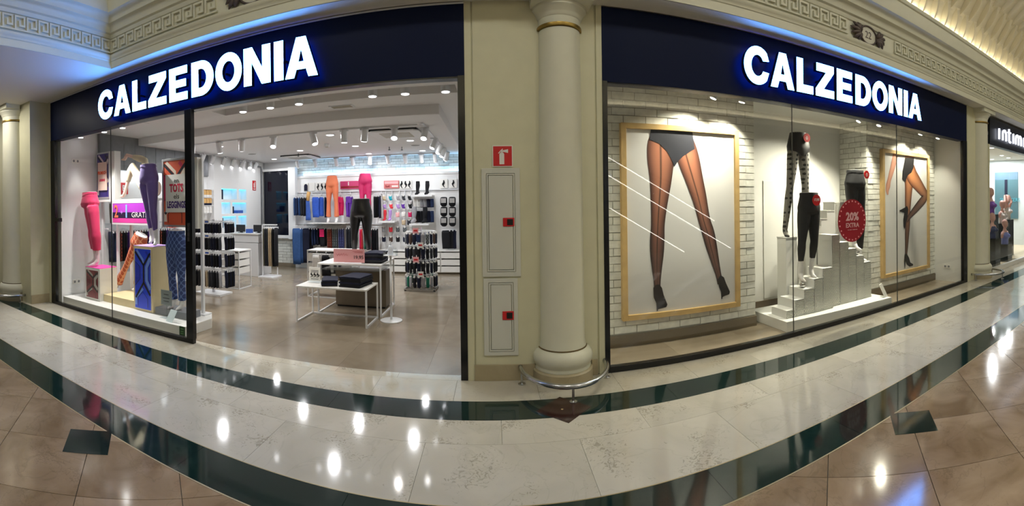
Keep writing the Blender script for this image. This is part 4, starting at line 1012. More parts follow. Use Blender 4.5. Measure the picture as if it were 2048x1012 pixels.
# trough spots by the entrance
for x, y in ((-3.32, 1.16), (-2.88, 1.16), (-2.45, 1.16), (-1.45, 1.16), (-1.04, 1.16), (-.55, 1.16)):
    t = thing('trough_spotlight', 'white cylinder spotlight in the recessed trough inside the entrance', 'spotlight', (x, y, 3.115), 0, 'spots in the entrance trough')
    MB().tube([(x, y, 3.115), (x, y, 2.965)], [.058, .058], 18).build('head', 'white_metal', t, smooth=40)
    MB().tube([(x, y, 2.9645), (x, y, 2.960)], .045, 18).build('lens', lens_c, t)
    spot('spot_light', (x, y, 2.95), (x, y-.1, 0), 20, (1, .95, .88), 95)
def cassette(x0, x1, y0, y1, label):
    z = 2.859; t = thing('air_conditioner', label, 'air conditioner', ((x0+x1)/2, (y0+y1)/2, z), 0)
    MB().box(x0+.03, x1-.03, y0+.03, y1-.03, z-.03, z).build('gap_shade', 'black_plastic', t)  # black box stands in for the shade in the gap above the panel
    zc = z; z = z-.028; MB().prism([(x0+.08, y0), (x1-.08, y0), (x1, y0+.08), (x1, y1-.08), (x1-.08, y1), (x0+.08, y1), (x0, y1-.08), (x0, y0+.08)], 'z', z-.022, z).build('panel', 'shop_white', t, bevel=.006)
    a = .09
    for nm, q in (('air_slot', (x0+.14, x1-.14, y0+.035, y0+.065)), ('air_slot', (x0+.14, x1-.14, y1-.065, y1-.035)), ('air_slot', (x0+.035, x0+.065, y0+.14, y1-.14)), ('air_slot', (x1-.065, x1-.035, y0+.14, y1-.14))):
        MB().box(*q, z-.021, z-.017).build(nm, 'black_plastic', t)
    g = MB().box(x0+.17, x1-.17, y0+.17, y1-.17, z-.026, z-.017).build('intake_grille', mat('grille', (186, 180, 164), .6), t)
    for k in range(9):
        y = y0+.20+k*(y1-y0-.40)/8; MB().box(x0+.19, x1-.19, y-.004, y+.004, z-.029, z-.025).build('fin', 'white_metal', g)
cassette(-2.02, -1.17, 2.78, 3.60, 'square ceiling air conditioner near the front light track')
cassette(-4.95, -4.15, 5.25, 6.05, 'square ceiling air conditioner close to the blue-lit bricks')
def grille(x, y, z, r, label):
    t = thing('round_speaker', label, 'speaker', (x, y, z))
    MB().lathe([(r*.9, z-.004), (r, z-.007), (r*1.08, z-.004), (r*1.1, z)], (x, y), 28).build('rim', 'white_metal', t, smooth=40)
    MB().disc((x, y, z-.006), r*.92, 'z', .004, 28).build('mesh', mat('speaker_mesh', (150, 146, 140), .8), t)
grille(-1.02, .72, 3.0, .14, 'large round ceiling speaker just inside the entrance'); grille(-5.3, 4.6, 2.86, .10, 'round ceiling speaker near the niche-wall track'); grille(-1.58, 4.83, 2.86, .10, 'round ceiling speaker near the right-hand track')
t = thing('air_vent', 'small rectangular vent in the ceiling behind the trough spots', 'vent', (-2.03, 1.66, 3.0))
MB().box(-2.2, -1.86, 1.58, 1.74, 2.992, 3.0).build('frame', 'white_metal', t)
for k in range(6): MB().box(-2.17, -1.89, 1.60+k*.021, 1.61+k*.021, 2.988, 2.993).build('louvre', 'grille', t)
t = thing('smoke_detector', 'small smoke detector box on the lowered ceiling', 'detector', (-3.2, 4.0, 2.86)); MB().disc((-3.2, 4.0, 2.80), .05, 'z', .06, 18).build('body', 'white_metal', t); MB().disc((-3.2, 4.0, 2.79), .03, 'z', .012, 14).build('sensor', 'grille', t)
for x, y, l in ((-4.35, 5.1, 'sprinkler head beside the far air conditioner'), (-2.15, 4.9, 'black dome camera on the lowered ceiling'), (-1.9, 5.0, 'sprinkler head near the dome camera')):
    t = thing('dome_camera' if 'dome camera on' in l else 'sprinkler_head', l, 'camera' if 'dome camera on' in l else 'sprinkler', (x, y, 2.86)); MB().tube([(x, y, 2.86), (x, y, 2.80)], .008, 8).build('pipe', 'black_plastic', t); MB().disc((x, y, 2.785), .025, 'z', .014, 12).build('deflector', 'black_plastic', t)

# ================================================================== CLOTHES AND PRODUCTS
CACHE = {}
def sheet_mesh(w, L, th, taper, wave, legs):
    key = (round(w, 3), round(L, 3), th, taper, wave, legs)
    if key in CACHE: return CACHE[key]
    mb = MB(); rows, n = 7, 12
    def body(x0, x1, za, zb, wt0, wt1):
        rings = []
        for i in range(rows):
            q = i/(rows-1); z = lerp(za, zb, q); ww = lerp(wt0, wt1, q)
            cx = (x0+x1)/2 + .006*sin(q*4 + x0*30)
            rings.append([(cx + ww/2*cos(2*pi*k/n), th*(.8+.3*sin(3*q+k*wave))*sin(2*pi*k/n), z + (.008*sin(k*1.7) if i == rows-1 else 0)) for k in range(n)])
        mb.loft(rings)
    if legs:
        body(-w/2, w/2, 0, -L*.34, w, w*1.05); body(-w/2, -.01, -L*.26, -L, w*.52, w*.52*taper); body(.01, w/2, -L*.26, -L*.985, w*.52, w*.52*taper)
    else: body(-w/2, w/2, 0, -L, w, w*taper)
    me = mb.mesh('garment'); me.polygons.foreach_set('use_smooth', [True]*len(me.polygons)); CACHE[key] = me
    return me
def hanger_mesh(w):
    key = ('h', round(w, 2))
    if key in CACHE: return CACHE[key]
    CACHE[key] = MB().tube([(-w*.55, 0, .015), (w*.55, 0, .015)], .007, 6).tube([(0, 0, .015), (0, 0, .05), (.0, .015, .065), (0, .03, .05)], .004, 6).box(-w*.5, -w*.38, -.012, .012, -.02, .02).box(w*.38, w*.5, -.012, .012, -.02, .02).mesh('hanger')
    return CACHE[key]
def garment(name, label, cat, loc, rz, w, L, m, group, th=.022, taper=.9, wave=1.1, legs=False, hanger=True, child='fabric'):
    t = thing(name, label, cat, loc, rz, group)
    def put(nm, me, mm):
        o = bpy.data.objects.new(nm, me); col.objects.link(o); o.parent = t
        if not me.materials: me.materials.append(None)
        o.material_slots[0].link = 'OBJECT'; o.material_slots[0].material = MATS[mm]; return o
    put(child, sheet_mesh(w, L, th, taper, wave, legs), m)
    if hanger: put('hanger', hanger_mesh(w), 'white_metal')
    return t
for n_, c, r in (('denim_dark', (36, 50, 84), .85), ('denim_mid', (52, 84, 134), .85), ('denim_light', (60, 92, 168), .85), ('denim_blue', (54, 92, 190), .8), ('cloth_navy', (24, 28, 48), .85), ('cloth_char', (52, 54, 60), .85),
                 ('cloth_grey', (150, 150, 154), .85), ('cloth_ink', (18, 19, 24), .8), ('cloth_magenta', (214, 34, 98), .7), ('cloth_violet', (92, 44, 150), .7), ('cloth_royal', (26, 52, 176), .7), ('cloth_green', (20, 104, 82), .7),
                 ('cloth_beige', (200, 180, 150), .8), ('cloth_brown', (78, 60, 52), .85), ('cloth_teal', (30, 156, 176), .7), ('cloth_red', (214, 52, 62), .7), ('cloth_lavender', (176, 140, 206), .7), ('cloth_white', (226, 224, 220), .8), ('cloth_camel', (206, 164, 104), .7), ('pack_orange', (230, 76, 50), .5), ('cloth_khaki', (112, 108, 92), .8)):
    mat(n_, c, r, var=.10, vscale=18, spec=.3)
lattice('print_rust', (150, 66, 44), (60, 34, 34), 70, 50, .25); lattice('print_grey', (110, 116, 118), (40, 44, 46), 70, 50, .25); lattice('print_blue', (86, 92, 150), (40, 44, 84), 70, 50, .25)
def cluster(x0, x1, y, z, L, mats, label, group, name='trousers', cat='trousers', w=.16, depth=.0, legs=False, yaw=radians(88), taper=.9):
    """garments side by side on an arm, each turned a little"""
    n = len(mats)
    for k, m in enumerate(mats):
        x = lerp(x0, x1, k/max(1, n-1)); garment(name, label, cat, (x, y + depth*k, z), yaw + random.uniform(-.03, .03), w, L*random.uniform(.96, 1.03), m, group, legs=legs, taper=taper)
WB = 6.5
# wall rails and brackets
for z, dz, xs, l in ((2.00, 1.925, (-5.05, -.2), 'upper white wall rail under the blue-lit bricks'), (1.16, 1.122, (-5.05, -2.65), 'lower white wall rail behind the hanging trousers')):
    t = thing('hanging_rail', l, 'rail', (-2.6, WB, z)); MB().box(xs[0], xs[1], WB-.03, WB+.015, z-.012, z+.012).build('bar', 'white_metal', t)
    for k in range(9):
        x = lerp(xs[0]+.15, -2.75, k/8); MB().box(x-.01, x+.01, WB-.34, WB, dz-.008, dz+.008).build('arm', 'white_metal', t); MB().box(x-.012, x+.012, WB-.02, WB+.02, dz-.02, z+.02).build('bracket', 'white_metal', t)
    MB().tube([(xs[0], 6.215, dz), (-2.62, 6.215, dz)], .008, 6).build('hang_bar', 'white_metal', t)
cluster(-5.0, -4.86, 6.22, 1.86, .46, ('denim_mid', 'denim_dark', 'denim_mid'), 'folded blue jeans hanging on the upper wall rail beside the dark glass panel', 'blue jeans by the dark panel')
cluster(-4.80, -4.66, 6.22, 1.86, .47, ('cloth_char', 'cloth_char', 'cloth_ink'), 'folded charcoal jeans hanging on the upper wall rail next to blue ones', 'charcoal jeans on the upper rail')
cluster(-4.40, -4.30, 6.20, 1.86, .50, ('denim_blue', 'denim_blue'), 'folded bright blue jeans hanging behind the orange trousers mannequin', 'bright blue jeans on the upper rail', w=.2, yaw=radians(5), depth=.065)
cluster(-4.15, -4.05, 6.25, 1.86, .50, ('denim_dark', 'cloth_navy', 'cloth_ink'), 'folded navy jeans hanging next to bright blue ones', 'navy jeans on the upper rail')
cluster(-3.76, -3.74, 6.22, 1.86, .48, ('cloth_magenta', 'cloth_magenta'), 'magenta leggings hanging on the upper rail beside the orange mannequin', 'magenta leggings', w=.12, legs=True, yaw=.1, depth=.06)
cluster(-3.52, -3.49, 6.22, 1.86, .50, ('cloth_violet', 'cloth_violet'), 'violet leggings hanging on the upper rail under the pink banner', 'violet leggings', w=.14, legs=True, yaw=.1, depth=.06)
cluster(-2.84, -2.715, 6.20, 1.86, .52, ('cloth_char', 'cloth_ink', 'cloth_ink', 'cloth_navy'), 'black trousers hanging on the upper rail behind the leather leggings', 'black trousers on the upper rail', w=.2)
cluster(-4.95, -4.82, 6.20, 1.06, .92, ('denim_mid', 'denim_mid', 'denim_dark'), 'long blue wide-leg jeans hanging on the lower wall rail', 'long blue jeans', w=.24, yaw=radians(6), depth=.065)
cluster(-4.70, -4.63, 6.25, 1.06, .90, ('cloth_navy', 'cloth_ink'), 'long navy jeans hanging on the lower wall rail', 'long navy jeans', w=.2, yaw=radians(6), depth=.065)
cluster(-4.48, -4.34, 6.20, 1.06, .42, ('denim_dark', 'denim_dark', 'cloth_navy'), 'short navy jeans hanging on the lower rail beside the pink tag', 'short navy jeans', w=.2)
cluster(-4.22, -4.15, 6.22, 1.06, .44, ('cloth_ink', 'cloth_ink'), 'black leggings with pink tags on the lower rail', 'black leggings with pink tags', w=.14)
t = garment('leggings', 'black leggings with a large pink tag on the lower rail', 'leggings', (-4.20, 6.12, 1.06), .05, .14, .44, 'cloth_ink', None)
MB().box(-4.26, -4.14, 6.085, 6.095, .86, 1.05).build('product_tag', 'cloth_magenta', t)
for a, b, m_, l in ((-4.06, -3.98, 'print_rust', 'rust'), (-3.92, -3.83, 'print_grey', 'grey'), (-3.76, -3.66, 'print_blue', 'blue')):
    cluster(a, b, 6.18, 1.06, .50, (m_, m_, m_), l + ' patterned trousers hanging on the lower wall rail', l + ' patterned trousers', w=.12, yaw=radians(88))
cluster(-3.54, -3.34, 6.16, 1.08, .52, ('cloth_char', 'cloth_char', 'cloth_ink', 'cloth_ink'), 'charcoal trousers hanging on the lower rail beside the patterned ones', 'charcoal trousers on the lower rail', w=.18)
cluster(-3.22, -3.18, 6.2, 1.06, .50, ('cloth_magenta', 'cloth_red'), 'red leggings hanging beside the charcoal trousers', 'red leggings', w=.1)
cluster(-3.10, -3.0, 6.2, 1.06, .48, ('cloth_green', 'cloth_royal'), 'green or royal blue leggings behind the leather leggings', 'green and blue leggings', w=.12)
cluster(-2.95, -2.79, 6.18, 1.06, .56, ('cloth_red', 'cloth_ink', 'cloth_ink', 'cloth_ink'), 'long black trousers on the lower rail beside the sock wall', 'long black trousers', w=.18)
t = garment('trousers', 'single blue flared leg display beside the bright blue jeans', 'trousers', (-4.555, 6.06, 1.78), 0, .10, .50, 'denim_light', None, taper=1.5, hanger=False, child='fabric')
MB().tube([(-4.555, 6.06, 1.77), (-4.545, 6.06, 1.90), (-4.525, 6.06, 2.0)], [.04, .05, .045], 10).build('leg_form', 'cloth_camel', t, smooth=1)
MB().box(-4.56, -4.55, 6.06, 6.525, 1.80, 1.815).build('wall_bracket', 'white_metal', t)
t = thing('display_shelf', 'white glass shelf under the orange trousers mannequin', 'shelf', (-4.0, 6.3, 1.2)); MB().box(-4.5, -3.5, 5.86, 6.5, 1.20, 1.215).build('board', 'white_lacquer', t)
for x in (-4.45, -3.55): MB().box(x, x+.015, 6.10, 6.52, 1.176, 1.2).build('bracket', 'white_metal', t)
mat('cloth_orange', (206, 112, 74), .75, var=.06)
mannequin('leg_mannequin', 'leg mannequin in orange wide trousers on the back wall shelf', (-3.877, 6.02, 2.38), (-3.877, 6.02, 2.16), [((-3.955, 6.02, 2.08), (-3.965, 6.00, 1.72), (-3.975, 6.00, 1.32)), ((-3.799, 6.02, 2.08), (-3.769, 6.00, 1.72), (-3.759, 6.00, 1.32))], 'cloth_orange', cuff=.9, flare=.03, k=.95, base=(-3.877, 6.02, 1.215), cap=False, voxel=.016)
mat('cloth_fuchsia', (196, 32, 96), .6, var=.06)
t = mannequin('leg_mannequin', 'leg mannequin in fuchsia leggings on a wall bracket above the leather leggings', (-3.025, 6.02, 2.41), (-3.025, 6.02, 2.20), [((-3.103, 6.02, 2.12), (-3.094, 5.98, 1.78), (-3.103, 6.00, 1.45)), ((-2.947, 6.02, 2.12), (-2.925, 5.98, 1.78), (-2.915, 6.00, 1.45))], 'cloth_fuchsia', cuff=.9, k=1.0, base=(-3.025, 6.2, 1.35), cap=False, voxel=.016)
MB().box(-3.035, -3.015, 6.02, 6.525, 2.1, 2.13).build('wall_bracket', 'white_metal', t)
mat('leather', (20, 20, 23), .32, spec=.6)
mannequin('leg_mannequin', 'leg mannequin in black leather-look leggings on the display table', (-2.13, 2.80, 1.73), (-2.13, 2.80, 1.50), [((-2.225, 2.80, 1.45), (-2.24, 2.77, 1.14), (-2.25, 2.80, .86)), ((-2.035, 2.80, 1.45), (-2.02, 2.77, 1.14), (-2.00, 2.80, .86))], 'leather', cuff=.85, k=1.08, base=(-2.13, 2.8, .77))
# wall banners and small pictures
def board(name, label, x0, x1, z0, z1, m, y=6.49, cat='sign'):
    t = thing(name, label, cat, ((x0+x1)/2, y, z0)); MB().box(x0, x1, y-.012, y+.03, z0, z1).build('board', m, t); return t
mat('fuchsia_print', (196, 60, 110), .5)
t = board('offer_banner', 'dark pink banner between the orange and fuchsia mannequins', -3.83, -3.22, 2.06, 2.26, 'fuchsia_print')
MB().box(-3.81, -3.25, 6.474, 6.48, 2.085, 2.13).build('printed_bar', 'dark_red', t); MB().box(-3.62, -3.595, 6.474, 6.48, 2.15, 2.24).build('printed_bar', 'white_card', t)
t = board('offer_banner', 'pale red 5x4 offer banner above the sock wall', -2.68, -2.30, 2.05, 2.24, mat('offer_red', (206, 120, 118), .6))
text('lettering', '5x4', .075, 'dark_red', t, (-2.59, 6.474, 2.10), .001, .002); MB().box(-2.66, -2.32, 6.474, 6.48, 2.16, 2.22).build('printed_bar', 'pink_card', t); MB().box(-2.48, -2.32, 6.474, 6.48, 2.08, 2.12).build('printed_bar', 'white_card', t)
def figure(parent, x, z, s, y, flip=1):
    mb = MB()
    mb.tube([(x, y, z), (x-.01*flip, y, z-.06*s), (x+.015*flip, y, z-.12*s), (x-.02*flip, y, z-.17*s)], [.014*s, .02*s, .012*s, .008*s], 6).tube([(x, y, z-.05*s), (x+.03*flip, y, z-.09*s), (x+.005*flip, y, z-.15*s)], [.014*s, .012*s, .007*s], 6)
    mb.build('printed_figure', 'cloth_ink', parent)
for x0, x1, l, n in ((-4.86, -4.74, 'small picture of a blue top above the blue jeans rail', 0), (-4.70, -4.55, 'small white picture card beside the blue top picture', 0), (-4.50, -4.18, 'white picture card with three dark figures beside the orange mannequin', 3), (-2.28, -1.98, 'white picture card with dark figures beside the offer banner', 3), (-1.28, -1.10, 'white picture card of a standing leg above the black packs', 1), (-1.04, -.87, 'white picture card of a crossed leg above the black packs', 1)):
    t = board('picture_card', l, x0, x1, 2.03, 2.25, 'white_card', cat='picture')
    for k in range(n): figure(t, lerp(x0, x1, (k+.5)/n), 2.22, 1.0, 6.472, 1 if k % 2 else -1)
    if x0 == -4.86: MB().prism([(-4.85, 2.04), (-4.75, 2.04), (-4.75, 2.18), (-4.78, 2.22), (-4.82, 2.22), (-4.85, 2.18)], 'y', 6.47, 6.479).build('printed_top', 'cloth_navy', t)
# sock wall
def sock_mesh(kind):
    key = ('sock', kind)
    if key in CACHE: return CACHE[key]
    mb = MB()
    if kind == 'pair': mb.tube([(0, 0, 0), (0, 0, -.08), (.005, -.005, -.13), (.045, -.01, -.165), (.085, -.012, -.17)], [(.038, .016), (.036, .016), (.038, .018), (.030, .018), (.014, .010)], 8)
    elif kind == 'pack': mb.tube([(0, 0, 0), (0, 0, -.02), (0, 0, -.095), (0, 0, -.12)], [(.044, .014), (.048, .022), (.047, .024), (.04, .014)], 8)
    elif kind == 'ankle': mb.tube([(0, 0, 0), (0, 0, -.05), (.012, -.005, -.085), (.05, -.008, -.10)], [(.042, .016), (.04, .018), (.036, .018), (.016, .012)], 8)
    else: mb.tube([(0, 0, 0), (0, 0, -.05), (.0, 0, -.125), (.004, 0, -.18), (.003, 0, -.205)], [(.036, .014), (.038, .016), (.036, .015), (.037, .015), (.016, .008)], 8)
    me = mb.mesh('sock'); me.polygons.foreach_set('use_smooth', [True]*len(me.polygons)); CACHE[key] = me; return me
def card_mesh():
    if 'card' not in CACHE: CACHE['card'] = MB().box(-.016, .016, -.019, .019, -.014, .014).tube([(0, 0, .012), (0, .006, .036), (0, .036, .040)], .004, 5).mesh('card')
    return CACHE['card']
def sock(label, loc, rz, kind, m, group, card='white_card', name='socks'):
    t = thing(name, label, 'socks', loc, rz, group)
    for nm, me, mm in (('knit', sock_mesh(kind), m), ('header_card', card_mesh(), card)):
        o = bpy.data.objects.new(nm, me); col.objects.link(o); o.parent = t
        if not me.materials: me.materials.append(None)
        o.material_slots[0].link = 'OBJECT'; o.material_slots[0].material = MATS[mm]
    return t
def px_x(px): return 10.3*math.tan((px-986.5)/F)          # x on the product plane of the back wall
rows_ = [(1.86, ((768, 'cloth_beige'), (781, 'cloth_teal'), (796, 'cloth_grey'), (807, 'cloth_char'), (819, 'cloth_ink'))),
         (1.66, ((769, 'cloth_lavender'), (782, 'cloth_red'), (796, 'cloth_lavender'), (806, 'cloth_violet'), (820, 'cloth_ink'))),
         (1.46, ((795, 'pink_card'), (807, 'cloth_white'), (820, 'cloth_magenta'))), (1.27, ((807, 'cloth_beige'), (818, 'cloth_char'))),
         (1.10, ((767, 'cloth_grey'), (781, 'cloth_red'), (795, 'print_grey'), (809, 'print_grey'))), (.86, ((767, 'cloth_navy'), (781, 'cloth_brown'), (795, 'cloth_ink'), (809, 'cloth_navy'), (818, 'cloth_ink')))]
cn = {'cloth_beige': 'beige', 'cloth_teal': 'teal', 'cloth_grey': 'grey', 'cloth_char': 'charcoal', 'cloth_ink': 'black', 'cloth_lavender': 'lavender', 'cloth_red': 'red', 'cloth_violet': 'violet', 'pink_card': 'pale pink', 'cloth_white': 'white', 'cloth_magenta': 'magenta', 'print_grey': 'grey patterned', 'cloth_navy': 'navy', 'cloth_brown': 'brown'}
where = ('top', 'second', 'third', 'fourth', 'fifth', 'lowest')
for i, (z, it) in enumerate(rows_):
    for px, m_ in it:
        g = '%s socks in the %s row of the sock wall' % (cn[m_], where[i])
        sock('pack of %s socks in the %s row of the sock wall' % (cn[m_], where[i]), (px_x(px), 6.30, z), 0, 'ankle' if i in (0, 1) else 'pack', m_, g)
t = thing('peg_rack', 'white upright pegs and rails carrying the small sock packs', 'rack', (-2.35, 6.5, .75))
for px in (768, 781, 796, 807, 820): MB().box(px_x(px)-.008, px_x(px)+.008, 6.47, 6.51, .7, 2.0).build('upright', 'white_metal', t)
for z, it in rows_:
    for px, m_ in it: MB().tube([(px_x(px), 6.48, z+.04), (px_x(px), 6.28, z+.04)], .004, 5).build('peg', 'white_metal', t)
t = thing('display_shelf', 'small white shelf with red and lavender standing socks on the sock wall', 'shelf', (-2.5, 6.3, 1.28)); MB().box(-2.73, -2.33, 6.1, 6.5, 1.225, 1.25).build('board', 'white_lacquer', t); MB().box(-2.73, -2.33, 6.095, 6.1, 1.215, 1.26).build('price_rail', 'white_metal', t)
def sock_form(x, y, z, m_, label, s=1.0, name='sock_form'):
    t = thing(name, label, 'sock display', (x, y, z))
    link('knit', place_mesh(remesh(MB().tube([(x, y, z+.30*s), (x, y, z+.20*s), (x-.01*s, y, z+.10*s), (x-.005*s, y, z+.05*s)], [.042*s, .046*s, .034*s, .036*s], 12).tube([(x-.01*s, y, z+.10*s), (x+.015*s, y, z+.05*s), (x+.07*s, y-.01, z+.10*s), (x+.105*s, y-.01, z+.115*s)] if 0 else [(x+.02*s, y, z+.08*s), (x-.015*s, y-.01, z+.045*s), (x-.065*s, y-.02, z+.02*s)], [.034*s, .034*s, .016*s], 10), 'knit', .010, 3), t), m_, t, smooth=1)
    MB().disc((x, y, z), .03*s, 'z', .008, 12).build('foot', 'white_metal', t)
sock_form(-2.60, 6.25, 1.25, 'cloth_red', 'red sock on a standing form on the small wall shelf', .9); sock_form(-2.47, 6.25, 1.25, 'cloth_lavender', 'lavender sock on a standing form on the small wall shelf', .9)
t = thing('display_shelf', 'white shelf with two black sock forms above hanging socks', 'shelf', (-1.68, 6.3, 1.83)); MB().box(-1.93, -1.42, 6.05, 6.5, 1.835, 1.86).build('board', 'white_lacquer', t); MB().box(-1.93, -1.42, 6.045, 6.05, 1.825, 1.865).build('price_rail', 'white_metal', t)
sock_form(-1.78, 6.22, 1.86, 'cloth_ink', 'black sock on the left form of the shelf above hanging socks', 1.12); sock_form(-1.55, 6.22, 1.86, 'cloth_ink', 'black sock on the form beside the black packs', 1.12)
t = thing('display_shelf', 'lower white shelf with grey and black sock forms behind the sock spinner', 'shelf', (-1.9, 6.2, 1.18)); MB().box(-1.96, -1.50, 6.0, 6.5, 1.165, 1.19).build('board', 'white_lacquer', t); MB().box(-1.96, -1.50, 5.995, 6.0, 1.155, 1.195).build('price_rail', 'white_metal', t)
sock_form(-1.86, 6.15, 1.19, 'cloth_grey', 'grey sock on a form behind the sock spinner', 1.35); sock_form(-1.60, 6.15, 1.19, 'cloth_ink', 'black sock on a form behind the sock spinner', 1.3)
t = bpy.data.objects['display_shelf.002']
MB().tube([(-1.92, 6.275, 1.545), (-1.42, 6.275, 1.545)], .006, 6).build('hang_bar', 'white_metal', t)
for x in (-1.91, -1.43): MB().box(x-.006, x+.006, 6.27, 6.525, 1.539, 1.551).build('bar_arm', 'white_metal', t)
for row, z in enumerate((1.772, 1.485)):
    for k, m_ in enumerate((('cloth_white', 'cloth_white', 'cloth_grey', 'cloth_grey', 'cloth_navy', 'denim_dark') if row == 0 else ('cloth_brown', 'cloth_ink', 'cloth_ink', 'cloth_navy', 'cloth_navy', 'denim_dark'))):
        garment('knee_socks', '%s knee socks in the %s row under the sock forms' % ({'cloth_white': 'white', 'cloth_grey': 'grey', 'cloth_navy': 'navy', 'denim_dark': 'dark blue', 'cloth_brown': 'brown', 'cloth_ink': 'black'}[m_], ('upper', 'lower')[row]), 'socks', (-1.86+k*.082, 6.26, z), radians(35), .10, .20 if row == 0 else .27, m_, 'knee socks in the %s row' % ('upper', 'lower')[row])
mat('pack_silver', (160, 158, 156), .35, var=.1, vscale=30)
for cidx, px in enumerate((888, 905)):
    for r in range(3):
        x, z = px_x(px), 1.80 - r*.235
        t = thing('hosiery_pack', 'black and silver hosiery pack in the %s column under the leg pictures' % ('standing-leg', 'crossed-leg')[cidx], 'pack', (x, 6.25, z), 0, 'hosiery packs column %s' % 'ab'[cidx])
        MB().tube([(x, 6.28, z), (x, 6.26, z-.04), (x, 6.24, z-.17), (x, 6.27, z-.20)], [(.075, .03), (.085, .05), (.082, .06), (.06, .03)], 10).build('bag', 'cloth_ink', t, smooth=1)
        MB().box(x-.06, x+.06, 6.178, 6.20, z-.13, z-.02).build('label_card', 'pack_silver', t)
cluster(-1.12, -.98, 6.2, 1.02, .43, ('cloth_ink', 'cloth_ink', 'cloth_navy'), 'black leggings hanging under the hosiery packs', 'black leggings under the packs', w=.2, yaw=radians(4), depth=.065)
# drawer cabinets along the back wall
for k in range(4):
    x0 = -2.72 + k*.74; x1 = x0 + .735
    t = thing('drawer_cabinet', ('white drawer cabinet under the sock wall', 'white drawer cabinet behind the sock spinner', 'white drawer cabinet under the hosiery packs', 'white drawer cabinet against the right end of the back wall')[k], 'cabinet', ((x0+x1)/2, 6.3, 0))
    MB().box(x0, x0+.012, 6.12, 6.52, .04, .535).build('side_panel', 'white_lacquer', t); MB().box(x1-.012, x1, 6.12, 6.52, .04, .535).build('side_panel', 'white_lacquer', t)
    MB().box(x0+.012, x1-.012, 6.50, 6.52, .04, .535).build('back_panel', 'white_lacquer', t); MB().box(x0+.012, x1-.012, 6.12, 6.50, .04, .05).build('bottom_panel', 'white_lacquer', t)
    MB().box(x0-.001, x1+.001, 6.09, 6.52, .535, .555).build('top', 'white_lacquer', t); MB().box(x0, x1, 6.15, 6.5, 0, .04).build('plinth', 'brown_skirt', t)
    for r in range(3):
        z0 = .052 + r*.162
        MB().box(x0+.014, x1-.014, 6.098, 6.12, z0, z0+.130).build('drawer', 'white_lacquer', t)
# ================================================================== SHOP INTERIOR: LEFT WALL, DESK, STANDS
# niche wall: a thick facing with six lit openings
kx = .9714
NI = [(4.763, 5.45, 1.83, 2.10), (5.55, 5.91, 1.82, 2.095), (4.757, 5.144, 1.47, 1.75), (5.24, 5.90, 1.445, 1.74), (4.79, 5.41, 1.115, 1.40), (5.51, 5.90, 1.11, 1.386)]
NI = [((a+4)*kx-4, (b+4)*kx-4, 1.617+(c-1.617)*kx, 1.617+(d-1.617)*kx) for a, b, c, d in NI]
nw = MB(); ya, yb = 4.2, 6.52
bands = [(0, NI[4][2]), (NI[4][2], NI[4][3], 4, 5), (NI[4][3], NI[2][2]), (NI[2][2], NI[2][3], 2, 3), (NI[2][3], NI[0][2]), (NI[0][2], NI[0][3], 0, 1), (NI[0][3], 2.86)]
for b in bands:
    if len(b) == 2: nw.box(-6.3, -6.12, ya, yb, b[0], b[1])
    else:
        p, q = NI[b[2]], NI[b[3]]
        nw.box(-6.3, -6.12, ya, p[0], b[0], b[1]).box(-6.3, -6.12, p[1], q[0], b[0], b[1]).box(-6.3, -6.12, q[1], yb, b[0], b[1])
nwo = struct(nw.build('wall_niche', 'shop_white'))
mat('niche_white', (228, 228, 227), .5)
for a, b, c, d in NI:
    bk = MB().box(-6.299, -6.292, a, b, c, d).build('niche_back', 'niche_white', nwo)
    MB().box(-6.29, -6.14, a+.004, b-.004, d-.008, d-.001).build('niche_lamp', emis('niche_led', (90, 205, 255), 3.0), nwo)
for (i, u, w_, h, m_, l) in ((0, .02, .12, .24, 'cloth_navy', 'dark box in the upper wide niche'), (3, .02, .12, .20, 'cloth_navy', 'dark box in the middle wide niche'), (4, .01, .10, .24, 'cloth_navy', 'dark box in the bottom wide niche'), (3, .30, .26, .10, 'denim_light', 'pale blue package in the middle wide niche'), (5, .06, .22, .03, 'denim_light', 'flat blue package in the bottom narrow niche')):
    a, b, c, d = NI[i]; tag(MB().box(-6.28, -6.17, a+u, a+u+w_, c, c+h).build('gift_box', m_, bevel=.004), l, 'box')
t = thing('fire_sign', 'tall red fire equipment sign on the niche wall near the corner', 'sign', (-6.11, 6.05, 2.08))
MB().box(-6.12, -6.11, 5.93, 6.10, 2.08, 2.34).build('plate', 'red', t); MB().box(-6.112, -6.107, 5.96, 6.07, 2.10, 2.125).box(-6.112, -6.107, 5.975, 6.01, 2.15, 2.27).box(-6.112, -6.107, 6.03, 6.055, 2.15, 2.31).build('pictogram', 'white_card', t)
t = thing('corner_pipe', 'grey pipe with elbow in the corner beside the dark glass panel', 'pipe', (-6.093, 6.37, 0)); MB().tube([(-6.093, 6.37, .0), (-6.093, 6.37, 2.66), (-6.093, 6.34, 2.72), (-6.093, 6.1, 2.73)], .022, 10).build('pipe', 'grey_wood', t, smooth=1)
# dark glass panel in a white frame
t = thing('dark_mirror', 'tall dark navy glass panel in a white frame behind the cash desk', 'panel', (-5.65, 6.5, .75))
MB().box(-6.05, -5.28, 6.44, 6.47, .86, 2.60).build('glass', mat('navy_mirror', (8, 12, 28), .05, spec=.35), t)
MB().box(-6.08, -5.25, 6.47, 6.52, .82, 2.64).build('backing', 'shop_white', t)
MB().box(-5.27, -5.06, 6.36, 6.52, .76, 2.68).build('frame_side', 'shop_white', t, bevel=.004); MB().box(-6.08, -5.25, 6.40, 6.50, .78, .86).build('frame_rail', 'shop_white', t); MB().box(-6.08, -5.25, 6.40, 6.50, 2.60, 2.66).build('frame_rail', 'shop_white', t)
